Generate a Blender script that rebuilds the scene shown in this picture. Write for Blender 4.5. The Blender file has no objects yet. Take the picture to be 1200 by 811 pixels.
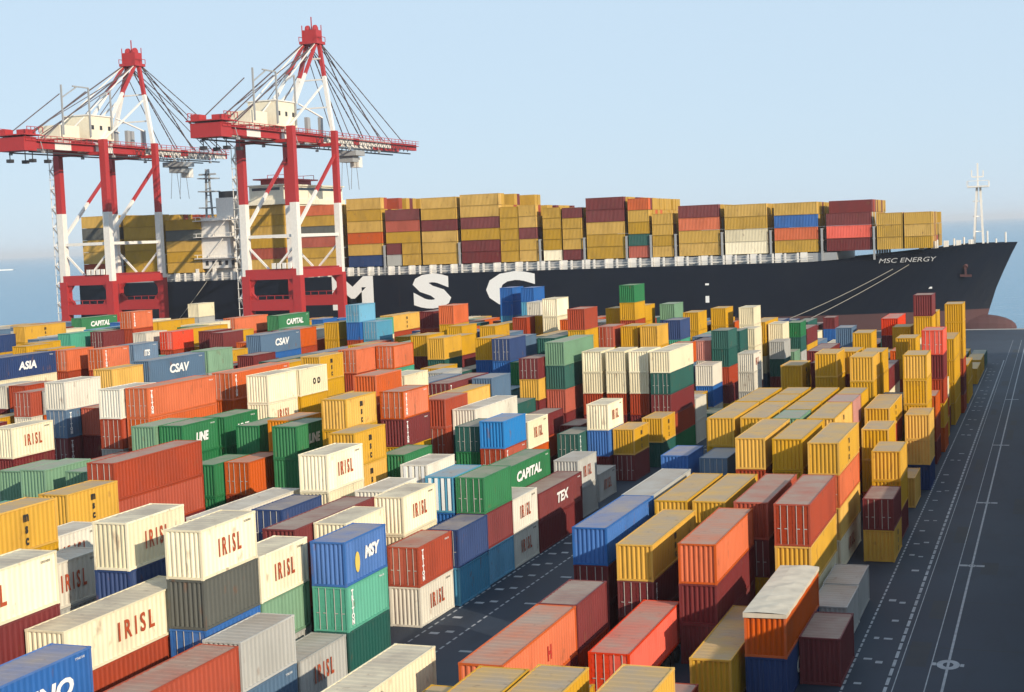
import bpy, bmesh, math, random
from mathutils import Vector, Matrix
random.seed(7)
R = math.radians
SC = bpy.context.scene
COL = SC.collection
# ------------------------------------------------------------------ camera
CAMZ = 27.5
PITCH, YAW, ROLL, FPX = 0.07442655, 0.35811541, 0.03997869, 1715.0
fwd = Vector((-math.sin(YAW)*math.cos(PITCH), math.cos(YAW)*math.cos(PITCH), -math.sin(PITCH)))
right = Vector((math.cos(YAW), math.sin(YAW), 0))
up = right.cross(fwd)
cr = right*math.cos(ROLL) - up*math.sin(ROLL)
cu = right*math.sin(ROLL) + up*math.cos(ROLL)
cd = bpy.data.cameras.new('camera'); cam = bpy.data.objects.new('camera', cd); COL.objects.link(cam)
M = Matrix.Identity(4)
for i in range(3):
    M[i][0], M[i][1], M[i][2] = cr[i], cu[i], -fwd[i]
M.translation = Vector((0, 0, CAMZ))
cam.matrix_world = M
cd.sensor_width = 36; cd.lens = FPX/1200*36; cd.clip_start = .5; cd.clip_end = 90000
SC.camera = cam
SC.render.resolution_x, SC.render.resolution_y = 1024, 692
# ------------------------------------------------------------------ sky, sun, exposure
SUN_EL = R(20)
SUN_DIR = Vector((.86, -.51, 0)).normalized()*math.cos(SUN_EL) + Vector((0, 0, math.sin(SUN_EL)))
W = bpy.data.worlds.new('World'); SC.world = W; W.use_nodes = True
nt = W.node_tree
sky = nt.nodes.new('ShaderNodeTexSky'); sky.sky_type = 'NISHITA'; sky.sun_disc = False
sky.sun_elevation = SUN_EL; sky.sun_rotation = math.atan2(SUN_DIR.x, SUN_DIR.y)
sky.altitude = 0; sky.air_density = 1.0; sky.dust_density = 0.3; sky.ozone_density = 3.0
bg = nt.nodes['Background']; bg.inputs['Strength'].default_value = 0.15
mx = nt.nodes.new('ShaderNodeMix'); mx.data_type = 'RGBA'; mx.inputs[0].default_value = .93
nt.links.new(sky.outputs[0], mx.inputs[6]); mx.inputs[7].default_value = (2.95, 3.74, 4.50, 1)   # even, hazy pale blue of the air over the gulf
nt.links.new(mx.outputs[2], bg.inputs[0])
sl = bpy.data.lights.new('sun', 'SUN'); sl.energy = 3.8; sl.angle = R(.5); sl.color = (1, .86, .66)
so = bpy.data.objects.new('sun', sl); COL.objects.link(so)
so.rotation_euler = SUN_DIR.to_track_quat('Z', 'Y').to_euler()
SC.view_settings.view_transform = 'Standard'; SC.view_settings.look = 'None'
SC.view_settings.gamma = 1; SC.view_settings.use_curve_mapping = False
SC.view_settings.exposure = 0.42
# ------------------------------------------------------------------ helpers
def tag(o, label=None, cat=None, group=None, kind=None):
    if label: o['label'] = label
    if cat: o['category'] = cat
    if group: o['group'] = group
    if kind: o['kind'] = kind
    return o
def link(name, me, parent=None, mats=None):
    o = bpy.data.objects.new(name, me); COL.objects.link(o)
    if parent: o.parent = parent
    return o
def empty(name, loc, rz=0):
    o = bpy.data.objects.new(name, None); COL.objects.link(o); o.location = loc; o.rotation_euler.z = rz
    o.empty_display_size = .5
    return o
class MB:
    """collects faces into one mesh"""
    def __init__(s): s.v = []; s.f = []; s.m = []
    def quad(s, a, b, c, d, m=0):
        n = len(s.v); s.v += [tuple(a), tuple(b), tuple(c), tuple(d)]; s.f.append((n, n+1, n+2, n+3)); s.m.append(m)
    def box(s, x0, x1, y0, y1, z0, z1, m=0):
        n = len(s.v)
        s.v += [(x0,y0,z0),(x1,y0,z0),(x1,y1,z0),(x0,y1,z0),(x0,y0,z1),(x1,y0,z1),(x1,y1,z1),(x0,y1,z1)]
        for f in ((0,3,2,1),(4,5,6,7),(0,1,5,4),(1,2,6,5),(2,3,7,6),(3,0,4,7)):
            s.f.append(tuple(n+i for i in f)); s.m.append(m)
    def beam(s, p, q, w, h=None, m=0, upv=None):
        h = h or w; p, q = Vector(p), Vector(q); d = (q-p).normalized()
        u = Vector(upv) if upv else (Vector((0, 0, 1)) if abs(d.z) < .95 else Vector((0, 1, 0)))
        a = d.cross(u).normalized(); b = a.cross(d).normalized()
        n = len(s.v)
        for e in (p, q):
            for sa, sb in ((-1,-1),(1,-1),(1,1),(-1,1)): s.v.append(tuple(e + a*sa*w/2 + b*sb*h/2))
        for f in ((0,1,2,3),(7,6,5,4),(0,4,5,1),(1,5,6,2),(2,6,7,3),(3,7,4,0)):
            s.f.append(tuple(n+i for i in f)); s.m.append(m)
    def tube(s, p, q, r, k=6, m=0, r2=None):
        p, q = Vector(p), Vector(q); d = (q-p).normalized(); r2 = r if r2 is None else r2
        u = Vector((0, 0, 1)) if abs(d.z) < .95 else Vector((0, 1, 0))
        a = d.cross(u).normalized(); b = a.cross(d).normalized(); n = len(s.v)
        for e, rr in ((p, r), (q, r2)):
            for i in range(k):
                t = 2*math.pi*i/k; s.v.append(tuple(e + a*math.cos(t)*rr + b*math.sin(t)*rr))
        for i in range(k):
            j = (i+1) % k; s.f.append((n+i, n+j, n+k+j, n+k+i)); s.m.append(m)
        s.f.append(tuple(n+i for i in range(k))[::-1]); s.m.append(m)
        s.f.append(tuple(n+k+i for i in range(k))); s.m.append(m)
    def mesh(s, name, mats):
        me = bpy.data.meshes.new(name); me.from_pydata(s.v, [], s.f)
        for m in mats: me.materials.append(m)
        me.polygons.foreach_set('material_index', s.m)
        me.update()
        bm = bmesh.new(); bm.from_mesh(me); bmesh.ops.recalc_face_normals(bm, faces=bm.faces); bm.to_mesh(me); bm.free()
        return me
    def build(s, name, mats, parent=None):
        if not isinstance(mats, (list, tuple)): mats = [mats]
        return link(name, s.mesh(name, mats), parent)
# ------------------------------------------------------------------ materials
def new_mat(name):
    m = bpy.data.materials.new(name); m.use_nodes = True
    t = m.node_tree; return m, t, t.nodes['Principled BSDF']
def nd(t, typ, **kw):
    n = t.nodes.new(typ)
    for k, v in kw.items():
        if k in n.inputs.keys(): n.inputs[k].default_value = v
        else: setattr(n, k, v)
    return n
def mix(t, a, b, fac, mode='MIX'):
    n = t.nodes.new('ShaderNodeMix'); n.data_type = 'RGBA'; n.blend_type = mode
    for sock, v in ((n.inputs[0], fac), (n.inputs[6], a), (n.inputs[7], b)):
        if hasattr(v, 'is_linked'): t.links.new(v, sock)
        else: sock.default_value = v if not isinstance(v, tuple) else (*v, 1) if len(v) == 3 else v
    return n.outputs[2]
def ramp(t, src, lo, hi, a=0., b=1.):
    n = t.nodes.new('ShaderNodeMapRange'); n.inputs[1].default_value = lo; n.inputs[2].default_value = hi
    n.inputs[3].default_value = a; n.inputs[4].default_value = b; t.links.new(src, n.inputs[0]); return n.outputs[0]
def obj_noise(t, scale, stretch=(1,1,1), detail=3, rnd=True):
    tc = t.nodes.new('ShaderNodeTexCoord'); mp = t.nodes.new('ShaderNodeMapping'); mp.inputs['Scale'].default_value = stretch
    t.links.new(tc.outputs['Object'], mp.inputs[0])
    n = t.nodes.new('ShaderNodeTexNoise'); n.noise_dimensions = '4D'; n.inputs['Scale'].default_value = scale; n.inputs['Detail'].default_value = detail
    t.links.new(mp.outputs[0], n.inputs['Vector'])
    if rnd:
        oi = t.nodes.new('ShaderNodeObjectInfo'); mu = nd(t, 'ShaderNodeMath', operation='MULTIPLY'); mu.inputs[1].default_value = 40
        t.links.new(oi.outputs['Random'], mu.inputs[0]); t.links.new(mu.outputs[0], n.inputs['W'])
    return n.outputs[0]
def paint(name, rgb, rough=.55, wear=.85, rust=(.16,.075,.04), vary=.16):
    m, t, p = new_mat(name)
    oi = t.nodes.new('ShaderNodeObjectInfo')
    hs = t.nodes.new('ShaderNodeHueSaturation'); hs.inputs['Color'].default_value = (*rgb, 1)
    t.links.new(ramp(t, oi.outputs['Random'], 0, 1, 1-vary, 1+vary*.7), hs.inputs['Value'])
    t.links.new(ramp(t, oi.outputs['Random'], 0, 1, 1.04, .88), hs.inputs['Saturation'])
    streak = ramp(t, obj_noise(t, 1.0, (1.6, 1.6, .22), 5), .50, .80, 0, .55*wear)
    c = mix(t, hs.outputs[0], tuple(.68*x+.02 for x in rgb), streak)
    spots = ramp(t, obj_noise(t, 1.5, (1, 1, .55), 7), .62, .72, 0, .62*wear)
    grime = ramp(t, obj_noise(t, .45, (1, .7, .5), 4), .46, .72, 0, .42)
    c = mix(t, c, tuple(x*.45+.012 for x in rgb), grime)
    c = mix(t, c, rust, spots)
    tc = t.nodes.new('ShaderNodeTexCoord'); sx = t.nodes.new('ShaderNodeSeparateXYZ'); t.links.new(tc.outputs['Object'], sx.inputs[0])
    wv = t.nodes.new('ShaderNodeTexNoise'); wv.inputs['Scale'].default_value = 3.0; wv.inputs['Detail'].default_value = 3
    t.links.new(tc.outputs['Object'], wv.inputs['Vector'])
    bpn = nd(t, 'ShaderNodeBump', Strength=.35, Distance=.03); t.links.new(wv.outputs[0], bpn.inputs['Height']); t.links.new(bpn.outputs[0], p.inputs['Normal'])
    t.links.new(c, p.inputs['Base Color']); p.inputs['Roughness'].default_value = rough; p.inputs['Specular IOR Level'].default_value = .22
    return m
def roofmat(name, rgb):
    m, t, p = new_mat(name)
    lum = sum(rgb)/3
    dust = (.31, .255, .205)
    patch = ramp(t, obj_noise(t, .55, (1, 1, 1), 5), .32, .68, .42, .88)
    c = mix(t, rgb, dust, patch)
    rs = ramp(t, obj_noise(t, 2.3, (1, 1, 1), 6), .62, .74, 0, .5)
    c = mix(t, c, (.15, .085, .055), rs)
    t.links.new(c, p.inputs['Base Color']); p.inputs['Roughness'].default_value = .8
    return m
def plain(name, rgb, rough=.6, metal=0., noise=.25, scale=2.):
    m, t, p = new_mat(name)
    f = ramp(t, obj_noise(t, scale, (1, 1, .6), 5), .35, .75, 0, noise)
    t.links.new(mix(t, rgb, tuple(x*.45+.02 for x in rgb), f), p.inputs['Base Color'])
    p.inputs['Roughness'].default_value = rough; p.inputs['Metallic'].default_value = metal
    return m
CC = dict(Y=(.60,.33,.026), W=(.80,.71,.50), w=(.66,.62,.53), R=(.36,.055,.022), r=(.70,.050,.010), O=(.56,.105,.018), o=(.68,.24,.02),
    M=(.16,.024,.026), B=(.030,.13,.40), A=(.035,.22,.55), N=(.022,.050,.155), G=(.020,.17,.060), K=(.018,.095,.080), T=(.08,.36,.25),
    L=(.17,.31,.20), C=(.10,.33,.50), g=(.42,.42,.40), d=(.11,.115,.105), S=(.10,.17,.27), P=(.55,.26,.22))
CC['q'] = (.50,.295,.032)
PM = {k: paint('container_paint_'+k, v) for k, v in CC.items()}
RM = {k: roofmat('container_roof_'+k, v) for k, v in CC.items()}
def hullmat():
    m, t, p = new_mat('hull_black')
    f = ramp(t, obj_noise(t, .35, (.25, 1, .12), 6), .5, .8, 0, .6)
    c = mix(t, (.0035,.0065,.016), (.012,.014,.020), f)
    r2 = ramp(t, obj_noise(t, .5, (1, 1, .10), 6), .66, .78, 0, .5)
    c = mix(t, c, (.045,.022,.014), r2)
    t.links.new(c, p.inputs['Base Color']); p.inputs['Roughness'].default_value = .5; p.inputs['Specular IOR Level'].default_value = .25
    return m
MAT = dict(
 red=plain('crane_red', (.40,.024,.026), .55), white=plain('crane_white', (.78,.75,.70), .5), cream=plain('house_cream', (.80,.74,.58), .5),
 dark=plain('dark_steel', (.03,.03,.035), .6), grey=plain('grey_steel', (.33,.34,.35), .5), cable=plain('cable', (.10,.07,.07), .6),
 hull=hullmat(), boot=plain('hull_antifouling', (.085,.034,.036), .85, 0, .6, .2),
 deck=plain('deck_paint', (.20,.21,.20), .7), letter=plain('white_lettering', (.82,.82,.80), .5, 0, .1), redletter=plain('red_lettering', (.42,.07,.02), .6, 0, .4, 4),
 black=plain('black_lettering', (.025,.022,.02), .6), yellow=plain('yellow_emblem', (.75,.55,.12), .5), redmark=plain('red_emblem', (.45,.03,.02), .6),
 glass=plain('dark_glass', (.02,.03,.04), .12), tarp=plain('tarpaulin_cream', (.60,.53,.42), .8, 0, .5, 1.2), bar=plain('galvanised_bar', (.50,.48,.45), .45, .3),
 line=plain('road_paint', (.36,.38,.41), .85, 0, .9, 1.5), rubber=plain('tyre_rubber', (.02,.02,.02), .8), shade_caster=plain('shade_caster_cladding', (.40,.41,.42), .6, 0, .3, .3),
 concrete=plain('quay_concrete', (.34,.32,.30), .85, 0, .4, .3), rope=plain('mooring_rope', (.30,.28,.24), .9))
# asphalt
m, t, p = new_mat('asphalt'); MAT['asphalt'] = m
a = obj_noise(t, .05, (1,1,1), 6, False); b = obj_noise(t, .6, (1,.25,1), 5, False); c0 = obj_noise(t, 12, (1,1,1), 4, False)
c = mix(t, (.006,.014,.032), (.017,.031,.054), ramp(t, a, .35, .68))
c = mix(t, c, (.004,.010,.022), ramp(t, b, .52, .74, 0, .7))
c = mix(t, c, (.07,.075,.08), ramp(t, c0, .6, .8, 0, .3))
t.links.new(c, p.inputs['Base Color']); p.inputs['Roughness'].default_value = .75
# sea
m, t, p = new_mat('sea_water'); MAT['sea'] = m
p.inputs['Base Color'].default_value = (.060,.205,.325,1); p.inputs['Roughness'].default_value = .22; p.inputs['IOR'].default_value = 1.33
tc = t.nodes.new('ShaderNodeTexCoord'); n1 = nd(t, 'ShaderNodeTexNoise', Scale=.09, Detail=8.)
n1.inputs['Roughness'].default_value = .65
t.links.new(tc.outputs['Object'], n1.inputs['Vector'])
bp = nd(t, 'ShaderNodeBump', Strength=.55, Distance=2.2); t.links.new(n1.outputs[0], bp.inputs['Height']); t.links.new(bp.outputs[0], p.inputs['Normal'])
# ------------------------------------------------------------------ setting
def sheet(name, x0, x1, y0, y1, z, mat, kind='structure'):
    b = MB(); b.quad((x0,y0,z),(x1,y0,z),(x1,y1,z),(x0,y1,z)); o = b.build(name, mat); tag(o, kind=kind); return o
QY = 380.0
sheet('terminal_ground', -900, 500, -250, QY-2.4, 0, MAT['asphalt'])
sheet('sea', -45000, 45000, -6000, 60000, -3.2, MAT['sea'])
b = MB(); b.box(-900, 500, QY-2.4, QY, -6, .06); o = b.build('quay_edge', MAT['concrete']); tag(o, kind='structure')
def line(name, x0, x1, y0, y1, z=.006):
    return sheet(name, x0, x1, y0, y1, z, MAT['line'])
def marking(name, rects, z=.006):
    b = MB()
    for x0, x1, y0, y1 in rects: b.quad((x0,y0,z),(x1,y0,z),(x1,y1,z),(x0,y1,z))
    o = b.build(name, MAT['line']); tag(o, kind='structure'); return o
# right-hand roadway
marking('roadway_line', [(-12.32,-12.18,y,y+.8) for y in [40+1.15*i for i in range(210)]])
marking('roadway_line', [(-9.90,-9.70,y,y+1.5) for y in [40+1.9*i for i in range(135)]])
line('rail_line', -9.42, -9.36, 40, 345); line('rail_line', -7.62, -7.55, 40, 345); line('roadway_line', -6.68, -6.52, 40, 345)
rects = []
for i in range(46):
    y = 62 + i*5.05
    for x in (-11.5, -10.75):
        w = random.uniform(.16,.30); d = random.uniform(.25,.5); yy = y + random.uniform(-.35,.35)
        if random.random() < .72: rects.append((x-w, x+w, yy-d*.6, yy+d*.6))
marking('slot_marking', rects)
def ring(x, y, S=1.):
    b = MB(); k = 24; z = .012
    for i in range(k):
        a0, a1 = 2*math.pi*i/k, 2*math.pi*(i+1)/k
        b.quad((x+S*.32*math.cos(a0), y+S*.50*math.sin(a0), z), (x+S*.32*math.cos(a1), y+S*.50*math.sin(a1), z), (x+S*.70*math.cos(a1), y+S*1.05*math.sin(a1), z), (x+S*.70*math.cos(a0), y+S*1.05*math.sin(a0), z))
    for s in (-1, 1): x0_, x1_ = sorted((x+s*S*.72, x+s*.95)); b.quad((x0_, y-.3, z), (x1_, y-.3, z), (x1_, y+.3, z), (x0_, y+.3, z))
    o = b.build('painted_ring', MAT['line']); tag(o, kind='structure')
for y in (92.4, 119.8, 147, 185, 232): ring(-6.6, y, 1. if y < 100 else .45)
b = MB()
for k in range(22):
    x0 = random.choice((-9.2, -6.2, -4.2)) + random.uniform(0, .6); y0 = 66 + k*12.3 + random.uniform(0, 2); w_ = random.uniform(.5, 1.3); l_ = random.uniform(2, 9)
    b.quad((x0, y0, .004), (x0+w_, y0, .004), (x0+w_, y0+l_, .004), (x0, y0+l_, .004))
pt = plain('asphalt_patch', (.018,.024,.034), .8, 0, .8, .8)
o = b.build('asphalt_patch', pt); tag(o, kind='structure')
b = MB()
for y0 in range(60, 372, 12): b.quad((-9.3, y0, .0045), (40, y0, .0045), (40, y0+.09, .0045), (-9.3, y0+.09, .0045))
o = b.build('slab_joint', MAT['rubber']); tag(o, kind='structure')
# road between the blocks
marking('lane_line', [(-42.2,-42.06,y,y+.7) for y in [60+1.15*i for i in range(240)]])
marking('lane_line', [(-39.35,-39.2,y,y+.7) for y in [60+1.15*i for i in range(240)]])
rects = []
for i in range(60):
    y = 62 + i*4.3
    if random.random() < .85: rects.append((-41.6, -40.9, y, y+.5))
    if random.random() < .7: rects.append((-40.6, -40.0, y+.6, y+1.1))
    if random.random() < .25: rects.append((-37.8, -36.9, y+.6, y+1.0))
marking('slot_marking', rects)
# unseen building, made up to cast shade on the roadway and right-hand stacks
sh = empty('added_shade_caster', (24, 120, 0)); tag(sh, 'long grey shade caster added out of view across the dark roadway', 'shade_caster')
b = MB(); b.box(-22.2, 22, -190, 172, 0, 11); b.build('wall', MAT['shade_caster'], sh)
b = MB()
for s in (-1, 1): b.beam((s*11.6, -191, 12.6), (s*11.6, 173, 12.6), 24.2, .3, 0, upv=(s*.14, 0, 1))
b.build('roof', MAT['grey'], sh)
for i in range(8):
    b = MB(); b.box(-22.32, -22.21, -170+i*44, -163+i*44, 0, 5.5); b.build('door', MAT['dark'], sh)
NEAR=[
[-49.48,67.37,5.4,40,2.7,"W","irisl",1,"long cream white container with red lettering, right of a dark maroon one"],
[-46.88,73.5,8.7,20,2.9,"W","irisl",1,"short cream white container with red lettering, stacked on dark grey"],
[-27.86,74.03,2.9,40,2.9,"O","emblem",1,"long orange container with small red emblem"],
[-16.06,88.91,2.59,40,2.59,"O","tarp",1,"long orange container under a cream tarpaulin"],
[-24.1,84.06,1.16,40,2.59,"r","",1,"long bright red container on a trailer"],
[-46.88,73.5,5.8,20,2.9,"d","",1,"short dark grey container under a cream white one"],
[-52.76,74.79,8.7,20,2.9,"W","irisl",1,"short cream white container with red lettering, stacked on navy blue"],
[-21.47,95.12,5.18,40,2.59,"O","",1,"long orange container below the middle of the hull"],
[-68.37,98.42,8.7,40,2.9,"R","",1,"long brick red container topmost in its stack, left of a green one"],
[-43.42,62.09,2.9,40,2.9,"R","",1,"long brick red container between the two cranes"],
[-43.64,71.84,2.9,20,2.9,"g","",1,"short light grey container stacked on slate blue"],
[-43.53,84.5,5.8,20,2.9,"B","sun",1,"short blue container with yellow emblem and white lettering"],
[-47.1,54.24,5.18,40,2.59,"B","text",1,"long blue container with white lettering"],
[-25.95,96.55,4.84,40,2.42,"Y","logo",1,"long mustard yellow container with small black emblem, stacked on dark maroon"],
[-52.05,58.28,8.7,40,2.9,"W","irisl",1,"long cream white container with red lettering, stacked on dark maroon"],
[-33.59,66.45,2.59,40,2.59,"W","",1,"long cream white container stacked on cream white"],
[-17.02,104.33,5.8,40,2.9,"R","",1,"long brick red container left of the bow"],
[-13.54,89.58,0.0,20,2.9,"M","",1,"short dark maroon container left of a light grey one"],
[-18.9,86.97,0.0,40,2.9,"Y","",1,"long mustard yellow container topmost in its stack, in the foreground, left of an orange one"],
[-29.72,98.97,5.18,40,2.59,"B","",1,"long blue container stacked on dark maroon"],
[-43.53,84.5,2.9,20,2.9,"T","vert",1,"short teal container with a vertical white marking"],
[-43.87,96.4,2.9,20,2.9,"R","vert",1,"short brick red container with a vertical white marking, stacked on off-white"],
[-21.47,95.12,2.59,40,2.59,"M","",1,"long dark maroon container under an orange one, stacked on dark maroon"],
[-82.66,123.97,11.6,40,2.9,"O","vert",1,"long orange container with a vertical white marking, below the left crane"],
[-63.06,75.55,8.7,20,2.9,"Y","logo",1,"short mustard yellow container with small black emblem, leftmost of 30 alike"],
[-46.88,79.75,5.8,20,2.9,"W","irisl",1,"short cream white container with red lettering, stacked on pale green"],
[-53.22,101.03,8.7,20,2.9,"W","irisl",1,"short cream white container with red lettering, topmost in its stack, right of a green one"],
[-43.58,78.15,0.0,20,2.9,"g","irisl",1,"short light grey container with red lettering, in the foreground"],
[-43.87,96.4,0.0,20,2.9,"w","irisl",1,"short off-white container with red lettering, under a brick red one"],
[-46.59,100.02,5.8,20,2.9,"W","irisl",1,"short cream white container with red lettering, left of a light blue one"],
[-27.87,83.36,2.9,20,2.9,"M","",1,"short dark maroon container stacked on brick red, in the foreground"],
[-67.68,88.7,7.8,20,2.6,"Y","logo",1,"short mustard yellow container with small black emblem, third from left of 30 alike"],
[-43.64,108.88,5.8,20,2.9,"G","doors",1,"short green container with locking bars on its doors"],
[-17.43,121.66,7.77,40,2.59,"Y","logo",1,"long mustard yellow container with small black emblem, stacked on orange"],
[-58.7,74.3,5.8,20,2.9,"w","irisl",1,"short off-white container with red lettering, left of a navy blue one"],
[-20.51,107.86,5.4,40,2.7,"R","",1,"long brick red container right of an orange one"],
[-16.06,88.91,0.0,40,2.59,"N","text",1,"long navy blue container with white lettering, under an orange one"],
[-49.48,67.37,2.7,40,2.7,"R","",1,"long brick red container under a cream white one"],
[-43.44,102.72,2.9,20,2.9,"N","",1,"short navy blue container stacked on light blue"],
[-67.86,114.01,5.8,20,2.9,"O","",1,"short orange container right of a green one"],
[-92.55,113.36,8.7,20,2.9,"W","irisl",1,"short cream white container with red lettering, left of a slate blue one"],
[-59.71,117.25,11.12,20,2.78,"Y","logo",1,"short mustard yellow container with small black emblem, ninth from left of 30 alike"],
[-20.59,123.53,7.77,40,2.59,"Y","",1,"long mustard yellow container left of the bow, second from left of 9 alike"],
[-21.46,56.31,5.18,40,2.59,"Y","",1,"long mustard yellow container stacked on mustard yellow, in the foreground"],
[-23.67,123.78,7.77,40,2.59,"Y","",1,"long mustard yellow container right of a slate blue one"],
[-43.52,124.28,2.59,40,2.59,"M","text",1,"long dark maroon container with white lettering"],
[-48.82,90.73,5.8,40,2.9,"M","",1,"long dark maroon container right of a navy blue one"],
[-17.68,57.17,5.18,40,2.59,"Y","",1,"long mustard yellow container stacked on orange, in the foreground"],
[-43.53,84.5,0.0,20,2.9,"K","",1,"short dark green container under a teal one"],
[-64.15,116.19,8.7,20,2.9,"G","text",1,"short green container with white lettering, right of an amber one"],
[-68.37,98.42,5.8,40,2.9,"R","",1,"long brick red container under a brick red one"],
[-25.95,96.55,2.42,40,2.42,"M","vert",1,"long dark maroon container with a vertical white marking, under a mustard yellow one"],
[-17.02,104.33,2.9,40,2.9,"Y","",1,"long mustard yellow container under a brick red one"],
[-96.51,126.6,11.6,20,2.9,"w","",1,"short off-white container stacked on slate blue"],
[-13.8,122.96,2.59,20,2.59,"M","",1,"short dark maroon container stacked on mustard yellow, right of an orange one"],
[-23.91,109.48,5.18,40,2.59,"Y","",1,"long mustard yellow container stacked on mustard yellow, seventh from left of 17 alike"],
[-78.27,99.77,7.63,20,2.542,"L","",1,"short pale green container right of a pale green one, left of a pale green one"],
[-76.33,132.64,11.6,20,2.9,"W","",1,"short cream white container below the right crane, right of an orange one"],
[-102.68,153.66,11.6,40,2.9,"S","text",1,"long slate blue container with white lettering, stacked on orange"],
[-59.4,128.5,10.64,20,2.66,"O","vert",1,"short orange container with a vertical white marking, below the ship's M and S"],
[-49.77,129.67,7.77,20,2.59,"A","",1,"short azure blue container topmost in its stack"],
[-24.04,55.48,5.18,40,2.59,"Y","",1,"long mustard yellow container stacked on brick red, in the foreground"],
[-46.16,123.0,4.97,40,2.485,"G","text",1,"long green container with white lettering, in the middle distance"],
[-53.29,93.92,5.8,20,2.9,"N","",1,"short navy blue container stacked on dark maroon"],
[-52.05,58.28,5.8,40,2.9,"M","",1,"long dark maroon container under a cream white one"],
[-75.82,116.08,8.7,20,2.9,"G","text",1,"short green container with white lettering, between the two cranes"],
[-28.82,136.29,7.77,40,2.59,"Y","",1,"long mustard yellow container stacked on mustard yellow, eighth from left of 17 alike"],
[-43.44,102.72,0.0,20,2.9,"C","",1,"short light blue container under a navy blue one"],
[-56.58,112.39,8.7,20,2.9,"Y","logo",1,"short mustard yellow container with small black emblem, eleventh from left of 30 alike"],
[-26.74,109.42,5.18,40,2.59,"Y","",1,"long mustard yellow container stacked on orange, right of a light grey one"],
[-52.76,74.79,5.8,20,2.9,"N","",1,"short navy blue container under a cream white one"],
[-14.04,131.48,5.18,20,2.59,"Y","",1,"short mustard yellow container below the bow, eleventh from left of 31 alike"],
[-129.35,158.66,11.6,40,2.9,"N","text",1,"long navy blue container with white lettering, topmost in its stack"],
[-46.88,79.75,2.9,20,2.9,"L","",1,"short pale green container under a cream white one"],
[-82.08,138.48,11.6,40,2.9,"O","vert",1,"long orange container with a vertical white marking, below the right crane"],
[-59.4,128.5,7.98,20,2.66,"M","vert",1,"short dark maroon container with a vertical white marking, under an orange one"],
[-14.27,98.2,0.0,20,2.59,"g","",1,"short light grey container in the right-hand block, right of a dark maroon one"],
[-13.8,122.96,0.0,20,2.59,"Y","logo",1,"short mustard yellow container with small black emblem, under a dark maroon one"],
[-43.52,124.28,0.0,40,2.59,"M","",1,"long dark maroon container under a dark maroon one, along the middle lane"],
[-57.52,174.47,11.6,40,2.9,"L","",1,"long pale green container stacked on dark green"],
[-46.29,90.17,5.8,20,2.9,"W","",1,"short cream white container stacked on cream white, right of a dark maroon one"],
[-56.07,141.34,7.8,40,2.6,"w","",1,"long off-white container stacked on dark green"],
[-46.29,108.97,5.8,20,2.9,"C","stripe",1,"short light blue container with bold striped end"],
[-14.33,104.49,0.0,20,2.59,"g","",1,"short light grey container in the right-hand block, right of a light grey one"],
[-44.92,176.59,10.44,40,2.61,"W","",1,"long cream white container stacked on dark green"],
[-47.74,156.54,5.8,20,2.9,"W","irisl",1,"short cream white container with red lettering, stacked on blue"],
[-45.17,157.82,2.9,20,2.9,"Y","logo",1,"short mustard yellow container with small black emblem, right of a blue one"],
[-29.8,111.28,5.18,40,2.59,"g","",1,"long light grey container stacked on blue"],
[-111.41,194.88,11.6,40,2.9,"S","text",1,"long slate blue container with white lettering, stacked on blue"],
[-46.88,73.5,2.9,20,2.9,"B","",1,"short blue container under a dark grey one"],
[-21.47,95.12,0.0,40,2.59,"M","",1,"long dark maroon container under a dark maroon one, right of a bright red one"],
[-70.65,120.8,8.25,20,2.75,"G","text",1,"short green container with white lettering, left of an amber one"],
[-43.63,115.03,2.9,20,2.9,"w","irisl",1,"short off-white container with red lettering, topmost in its stack, below the ship's letter C"],
[-56.5,93.47,5.8,40,2.9,"w","",1,"long off-white container stacked on off-white"],
[-58.65,136.7,8.7,20,2.9,"R","",1,"short brick red container topmost in its stack, right of a dark maroon one"],
[-85.25,120.2,11.6,20,2.9,"w","",1,"short off-white container right of an off-white one"],
[-63.89,132.03,11.6,20,2.9,"O","",1,"short orange container stacked on brick red, below the ship's M and S"],
[-70.4,112.44,5.8,20,2.9,"G","",1,"short green container left of an orange one"],
[-75.11,122.26,8.7,20,2.9,"G","text",1,"short green container with white lettering, below the right crane, left of a green one"],
[-50.97,114.41,5.8,20,2.9,"w","stripe",1,"short off-white container with bold striped end"],
[-44.92,176.59,7.83,40,2.61,"K","",1,"long dark green container under a cream white one"],
[-75.97,138.84,11.6,20,2.9,"W","text2",1,"short cream white container with dark lettering"],
[-44.59,135.66,2.9,20,2.9,"g","irisl",1,"short light grey container with red lettering, stacked on light grey"],
[-79.02,168.61,11.6,20,2.9,"O","",1,"short orange container stacked on teal"],
[-16.82,153.09,6.9,40,2.3,"Y","logo",1,"long mustard yellow container with small black emblem, left of a dark grey one"],
[-31.73,127.39,5.18,20,2.59,"B","",1,"short blue container stacked on green"],
[-13.57,156.28,5.18,20,2.59,"Y","",1,"short mustard yellow container below the bow, twenty-first from left of 31 alike"],
[-43.64,108.88,2.9,20,2.9,"M","",1,"short dark maroon container under a green one"],
[-81.58,166.4,11.6,40,2.9,"O","",1,"long orange container stacked on brick red, right of a mustard yellow one"],
[-15.73,138.59,5.8,20,2.9,"Y","",1,"short mustard yellow container below the bow, sixth from left of 31 alike"],
[-45.17,157.82,0.0,20,2.9,"M","",1,"short dark maroon container under a mustard yellow one, along the middle lane"],
[-43.64,108.88,0.0,20,2.9,"C","",1,"short light blue container under a dark maroon one"],
[-29.72,98.97,2.59,40,2.59,"M","",1,"long dark maroon container under a blue one"],
[-64.21,81.8,5.8,20,2.9,"w","irisl",1,"short off-white container with red lettering, stacked on mustard yellow"],
[-100.49,140.18,11.6,20,2.9,"Y","",1,"short mustard yellow container below the left crane, right of an off-white one"],
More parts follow.
